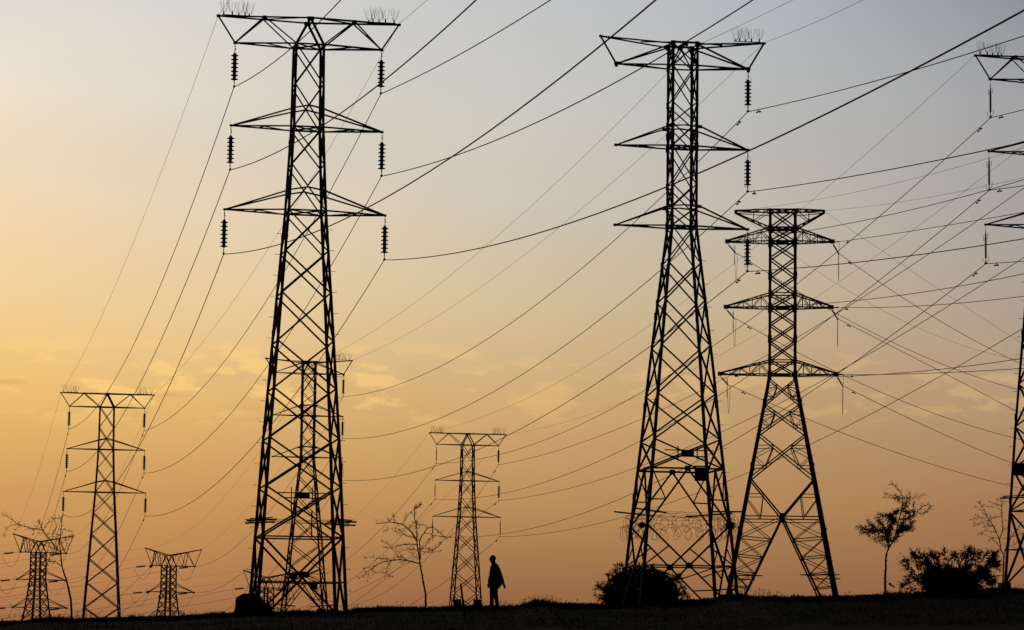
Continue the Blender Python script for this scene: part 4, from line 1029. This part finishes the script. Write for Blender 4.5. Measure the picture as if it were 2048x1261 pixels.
# boulder at the foot of the tallest pylon
def boulder():
    out = [(170,640),(190,520),(215,430),(220,300),(250,240),(370,170),(520,180),(610,175),(690,205),(740,270),(790,350),(860,370),(930,420),(965,520),(975,640)]
    D = 96; base = at(450+560/10.24, 1170+640/10.24, D); base.z -= .2
    root = tag(empty('boulder', base), 'large rough boulder half hiding the left legs of the tallest pylon', 'rock')
    P_ = [at(450+x/10.24, 1170+y/10.24, D)-base for x, y in out]; n = 56; prof = []
    L = [0]
    for a, b in zip(P_, P_[1:]): L.append(L[-1]+(b-a).length)
    for i in range(n+1):
        s = L[-1]*i/n; k = max(j for j in range(len(L)) if L[j] <= s+1e-6); k = min(k, len(P_)-2)
        prof.append(P_[k].lerp(P_[k+1], (s-L[k])/(L[k+1]-L[k])))
    bm = bmesh.new(); m = 18; rings = []; cen = Vector((0, 0, .25))
    for j in range(m+1):
        a = PI*j/m; q = max(.04, math.sin(a))**.62; dy = -math.cos(a)*.62; ring_ = []
        for i, p in enumerate(prof):
            v = cen+(p-cen)*q; v.y += dy; nz = noise.noise(v*2.7+Vector((3, 1, 2)))*.045+noise.noise(v*8)*.012
            if 0 < i < n: v += (v-cen).normalized()*nz*(1 if q < .98 else .4)
            ring_.append(bm.verts.new(v))
        rings.append(ring_)
    for A, B_ in zip(rings, rings[1:]):
        for i in range(n): bm.faces.new((A[i], A[i+1], B_[i+1], B_[i]))
    for r_ in (rings[0], rings[-1]):
        try: bm.faces.new(r_)
        except Exception: pass
    obj('stone', bm, ROCK, root, True)
boulder()

# leaning wooden stake in front of the small pylon
bm = bmesh.new(); p0 = at(930.5, 1236, 88); p1 = at(921.5, 1167, 88); q = p1-p0
tube(bm, [Vector((0, 0, -.25)), q*.3+Vector((.004, 0, 0)), q*.62-Vector((.006, 0, 0)), q], [.042, .036, .034, .028], 7)
o = obj('wooden_stake', bm, BARK); o.location = p0; tag(o, 'weathered wooden stake leaning left, standing before the small pylon feet', 'stake')

# ------------------------------------------------------------------ the person
def skinned(name, V, E, mat, parent, root=0, levels=2, voxel=.010, extra=None):
    """one continuous figure grown round a skeleton: tapered limbs between the joints, fused and smoothed"""
    bm = bmesh.new()
    rad = [max(v[1]) if isinstance(v[1], tuple) else v[1] for v in V]
    for v, r in zip(V, rad): bmesh.ops.create_icosphere(bm, subdivisions=2, radius=r, matrix=Matrix.Translation(Vector(v[0])))
    for i, j in E: tube(bm, [V[i][0], V[j][0]], [rad[i], rad[j]], 12)
    if extra: extra(bm)
    bmesh.ops.recalc_face_normals(bm, faces=bm.faces)
    o = obj(name, bm, mat, parent, True)
    rm = o.modifiers.new('remesh', 'REMESH'); rm.mode = 'VOXEL'; rm.voxel_size = voxel
    sm_ = o.modifiers.new('smooth', 'SMOOTH'); sm_.factor = .5; sm_.iterations = 3
    ev = o.evaluated_get(bpy.context.evaluated_depsgraph_get()); nm = bpy.data.meshes.new_from_object(ev); o.modifiers.clear()
    old = o.data; o.data = nm; bpy.data.meshes.remove(old); nm.name = name; nm.materials.clear(); nm.materials.append(mat)
    for q in nm.polygons: q.use_smooth = True
    return o
def build_person():
    base = at(986.2, 1216, 95.5); root = tag(empty('person', base), 'person walking left on the ridge in light shirt with a dark bag on the back', 'person')
    V = []; E = []
    def v(x, y, z, r, par=None):
        V.append(((x, y, z), r)); 
        if par is not None: E.append((par, len(V)-1))
        return len(V)-1
    pel = v(.005, 0, .90, .125); ab = v(.02, 0, 1.06, .125, pel); ch = v(.035, 0, 1.22, .145, ab); ub = v(.03, 0, 1.35, .12, ch)
    nk = v(-.002, 0, 1.43, .082, ub); n2 = v(-.018, 0, 1.50, .070, nk); hd = v(-.035, 0, 1.57, .060, n2)
    # near (left) arm swings back, far arm forward
    def arm(s, pts, back):
        p = ub; rs = [.062, .055, .042, .036, .028]
        for q, r in zip(pts, rs): p = v(*q, r, p)
        wx, wy, wz = pts[-1]; dx, dz = (.30, -.95) if back else (-.05, -1)
        palm = v(wx+dx*.055, wy, wz+dz*.055, (.034, .02), p)
        for k, (o_, L) in enumerate(((-.027, .070), (-.009, .080), (.009, .076), (.026, .060))):
            f0 = v(wx+dx*.10+o_*.9, wy+.006*k, wz+dz*.10, .0125, palm); f1 = v(wx+dx*(.10+L*.55)+o_, wy+.004*k+.006, wz+dz*(.10+L*.55), .0120, f0)
            v(wx+dx*(.10+L)+o_-.012, wy+.014, wz+dz*(.10+L)+.004, .011, f1)
        t0 = v(wx-.036+dx*.05, wy+s*.012, wz+dz*.05, .014, palm); v(wx-.050+dx*.09, wy+s*.014, wz+dz*.095, .012, t0)
    arm(-1, [(.085, -.15, 1.385), (.165, -.20, 1.25), (.245, -.22, 1.06), (.295, -.22, .92), (.335, -.21, .80)], True)
    arm(1, [(-.01, .15, 1.385), (-.055, .19, 1.25), (-.095, .21, 1.06), (-.125, .20, .93), (-.150, .19, .82)], False)
    def leg(s, pts, toe):
        p = pel; rs = [.095, .082, .060, .052, .036]
        for q, r in zip(pts, rs): p = v(*q, r, p)
        x, y, z = pts[-1]; h = v(x+.03, y, z-.04, .036, p); t = v(x-.06, y, z-.05, .036, p); v(x-.13, y, z-.06, .026, t)
    leg(-1, [(-.01, -.085, .82), (-.025, -.09, .62), (-.045, -.09, .47), (-.045, -.09, .28), (-.050, -.09, .10)], 1)
    leg(1, [(.03, .085, .82), (.055, .09, .62), (.070, .09, .47), (.110, .09, .28), (.135, .09, .11)], 1)
    def head(bm):      # head with brow, nose, chin and ears
        hb = bmesh.new(); bmesh.ops.create_icosphere(hb, subdivisions=4, radius=1.0)
        for q in hb.verts:
            c = q.co.copy(); x, y, z = c.x*.103, c.y*.082, c.z*.128
            if c.z < 0: x = x*(1-.10*(-c.z)) - .014*(-c.z); y *= 1-.18*(-c.z)
            if c.x < -.3:
                x -= .030*math.exp(-(c.y/.18)**2-((c.z+.08)/.18)**2)
                x += .012*math.exp(-((abs(c.y)-.38)/.16)**2-((c.z-.10)/.12)**2)
                x -= .010*math.exp(-(c.y/.30)**2-((c.z+.46)/.12)**2)
            if abs(c.y) > .8: y += math.copysign(.018, c.y)*math.exp(-((c.x-.05)/.22)**2-((c.z+.02)/.28)**2)
            q.co = Vector((x-.032, y, z+1.592))
        tmp = bpy.data.meshes.new('tmp'); hb.to_mesh(tmp); hb.free(); bm.from_mesh(tmp); bpy.data.meshes.remove(tmp)
    skinned('body', V, E, SKIN, root, voxel=.006, extra=head)
    # clothes follow the body
    V = []; E = []
    a = v(.0, 0, .86, .128); b = v(.012, 0, .98, .146, a); c = v(.030, 0, 1.17, .165, b); d = v(.038, 0, 1.33, .128, c); v(0, 0, 1.415, .072, d)
    p = d
    for q, r in (((.085, -.14, 1.36), .075), ((.160, -.19, 1.25), .064), ((.240, -.22, 1.06), .056), ((.290, -.22, .92), .050), ((.322, -.21, .83), .043)): p = v(*q, r, p)
    p = d
    for q, r in (((-.01, .14, 1.36), .072), ((-.055, .19, 1.25), .060), ((-.095, .21, 1.06), .053)): p = v(*q, r, p)
    skinned('shirt', V, E, SHIRT, root)
    V = []; E = []
    a = v(.01, 0, .88, .128); 
    for pts in ([(-.01, -.08, .80), (-.025, -.09, .62), (-.043, -.09, .47), (-.045, -.09, .28), (-.048, -.09, .10)], [(.03, .08, .80), (.055, .09, .62), (.070, .09, .47), (.108, .09, .28), (.130, .09, .12)]):
        p = a
        for q, r in zip(pts, (.112, .098, .080, .070, .064)): p = v(*q, r, p)
    skinned('trousers', V, E, DARKC, root)
    V = []; E = []
    p = v(-.10, .205, 1.04, .054); p = v(-.130, .20, .93, .050, p); p = v(-.145, .19, .84, .044, p); skinned('sleeve', V, E, REDC, root, levels=1)
    bm = bmesh.new()      # close-cropped hair, a cap over the crown and the back of the head
    bmesh.ops.create_icosphere(bm, subdivisions=3, radius=1.0)
    for vv in list(bm.verts):
        c = vv.co
        if c.z < (.25 if c.x < -.3 else (.05 if c.x < .2 else -.45)): vv.tag = True
    bmesh.ops.delete(bm, geom=[vv for vv in bm.verts if vv.tag], context='VERTS')
    for vv in bm.verts: vv.co = Vector((-.024+vv.co.x*.099, vv.co.y*.084, 1.600+vv.co.z*.124))
    obj('hair', bm, HAIR, root, True)
    V = []; E = []    # bag slung low on the back, with its straps
    p = v(.120, -.02, 1.28, .085); p = v(.155, -.02, 1.05, .138, p); p = v(.168, -.02, .84, .150, p); v(.120, -.02, .70, .10, p)
    bag = skinned('backpack', V, E, DARKC, root)
    bm = bmesh.new()
    for s in (-1, 1): tube(bm, [(.13, s*.10, 1.36), (.03, s*.115, 1.455), (-.10, s*.12, 1.33), (-.125, s*.13, 1.12), (.02, s*.15, .93), (.15, s*.10, .86)], .018, 6)
    obj('strap', bm, DARKC, bag, True)
    bm = bmesh.new(); rnd = random.Random(1)
    for x, y, z in ((-.07, -.09, .02), (.115, .09, .035)):
        pass
    bm.free()
    for x, y, z in ((-.075, -.09, .045), (.105, .09, .055)):
        V = []; E = []; p = v(x+.05, y, z, .042); p = v(x, y, z, .044, p); v(x-.10, y, z-.012, .034, p); skinned('shoe', V, E, DARKC, root, levels=1)
    return root
build_person()

# ------------------------------------------------------------------ grass
def blade(bm, x, y, z, h, w, lean, az):
    c, s = math.cos(az), math.sin(az); tip = (x+c*lean, y+s*lean, z+h); m = (x+c*lean*.35, y+s*lean*.35, z+h*.55)
    v = [bm.verts.new(p) for p in ((x-s*w, y+c*w, z-.03), (x+s*w, y-c*w, z-.03), (m[0]+s*w*.7, m[1]-c*w*.7, m[2]), tip, (m[0]-s*w*.7, m[1]+c*w*.7, m[2]))]
    bm.faces.new(v)
def make_grass():
    rnd = random.Random(77); bm = bmesh.new()
    for k in range(52000):
        band = rnd.random()
        y = rnd.uniform(92, 98.5) if band < .6 else rnd.uniform(74, 93)
        x = rnd.uniform(-19.5, 19.5)*(y/97)
        t = noise.noise(Vector((x*.8, y*.6, 3)))+.5*noise.noise(Vector((x*3, y*2, 9)))
        if t < -.25 and rnd.random() < .6: continue
        h = rnd.uniform(.025, .075)*(1+max(0, t)*1.3)
        blade(bm, x, y, gz(x, y), h, .006, h*rnd.uniform(.1, .7), rnd.uniform(0, 2*PI))
    for k in range(240):      # tussocks that roughen the skyline
        y = rnd.uniform(93.5, 97.5); x = rnd.uniform(-18.5, 18.5); R_ = rnd.uniform(.06, .32); H_ = rnd.uniform(.05, .21)*rnd.uniform(.6, 1)
        for j in range(int(90*R_/.2)):
            a_ = rnd.uniform(0, 2*PI); q = R_*math.sqrt(rnd.random()); xx, yy = x+q*math.cos(a_), y+q*math.sin(a_)*.6
            blade(bm, xx, yy, gz(xx, yy), H_*(1.15-q/R_*.8)*rnd.uniform(.6, 1.2), .007, H_*rnd.uniform(.1, .6), a_)
    o = obj('grass', bm, GRASS); tag(o, 'short rough grass covering the dark ridge', 'grass', kind='stuff')
    bm = bmesh.new()
    for k in range(1500):
        y = rnd.uniform(93, 98); x = rnd.uniform(-18.5, 18.5); t = noise.noise(Vector((x*.55, 2.2, 5)))
        if t < -.02 and rnd.random() < .72: continue
        z = gz(x, y); h = rnd.uniform(.08, .30)*(.75+max(0, t)*.9); az = rnd.uniform(0, 6.28); lean = h*rnd.uniform(.05, .35)
        tip = Vector((x+math.cos(az)*lean, y+math.sin(az)*lean, z+h))
        tube(bm, [(x, y, z-.02), (x+math.cos(az)*lean*.3, y+math.sin(az)*lean*.3, z+h*.55), tip], .0032, 3)
        q = rnd.random()
        if q < .45:
            for j in range(3):
                c = tip-Vector((0, 0, j*.018)); r_ = rnd.uniform(.006, .013)
                tube(bm, [c+Vector((0, 0, -r_)), c, c+Vector((0, 0, r_*1.6))], [r_*.4, r_, r_*.3], 4)
        elif q < .7:
            for j in range(5):
                leaf(bm, Vector((x, y, z+h*rnd.uniform(.3, .95))), Vector((rnd.uniform(-1, 1), rnd.uniform(-1, 1), .8)), .05, .012, rnd)
    o = obj('weeds', bm, STRAW); tag(o, 'sparse dry weed stalks with seed heads along the crest', 'weeds', kind='stuff')
make_grass()
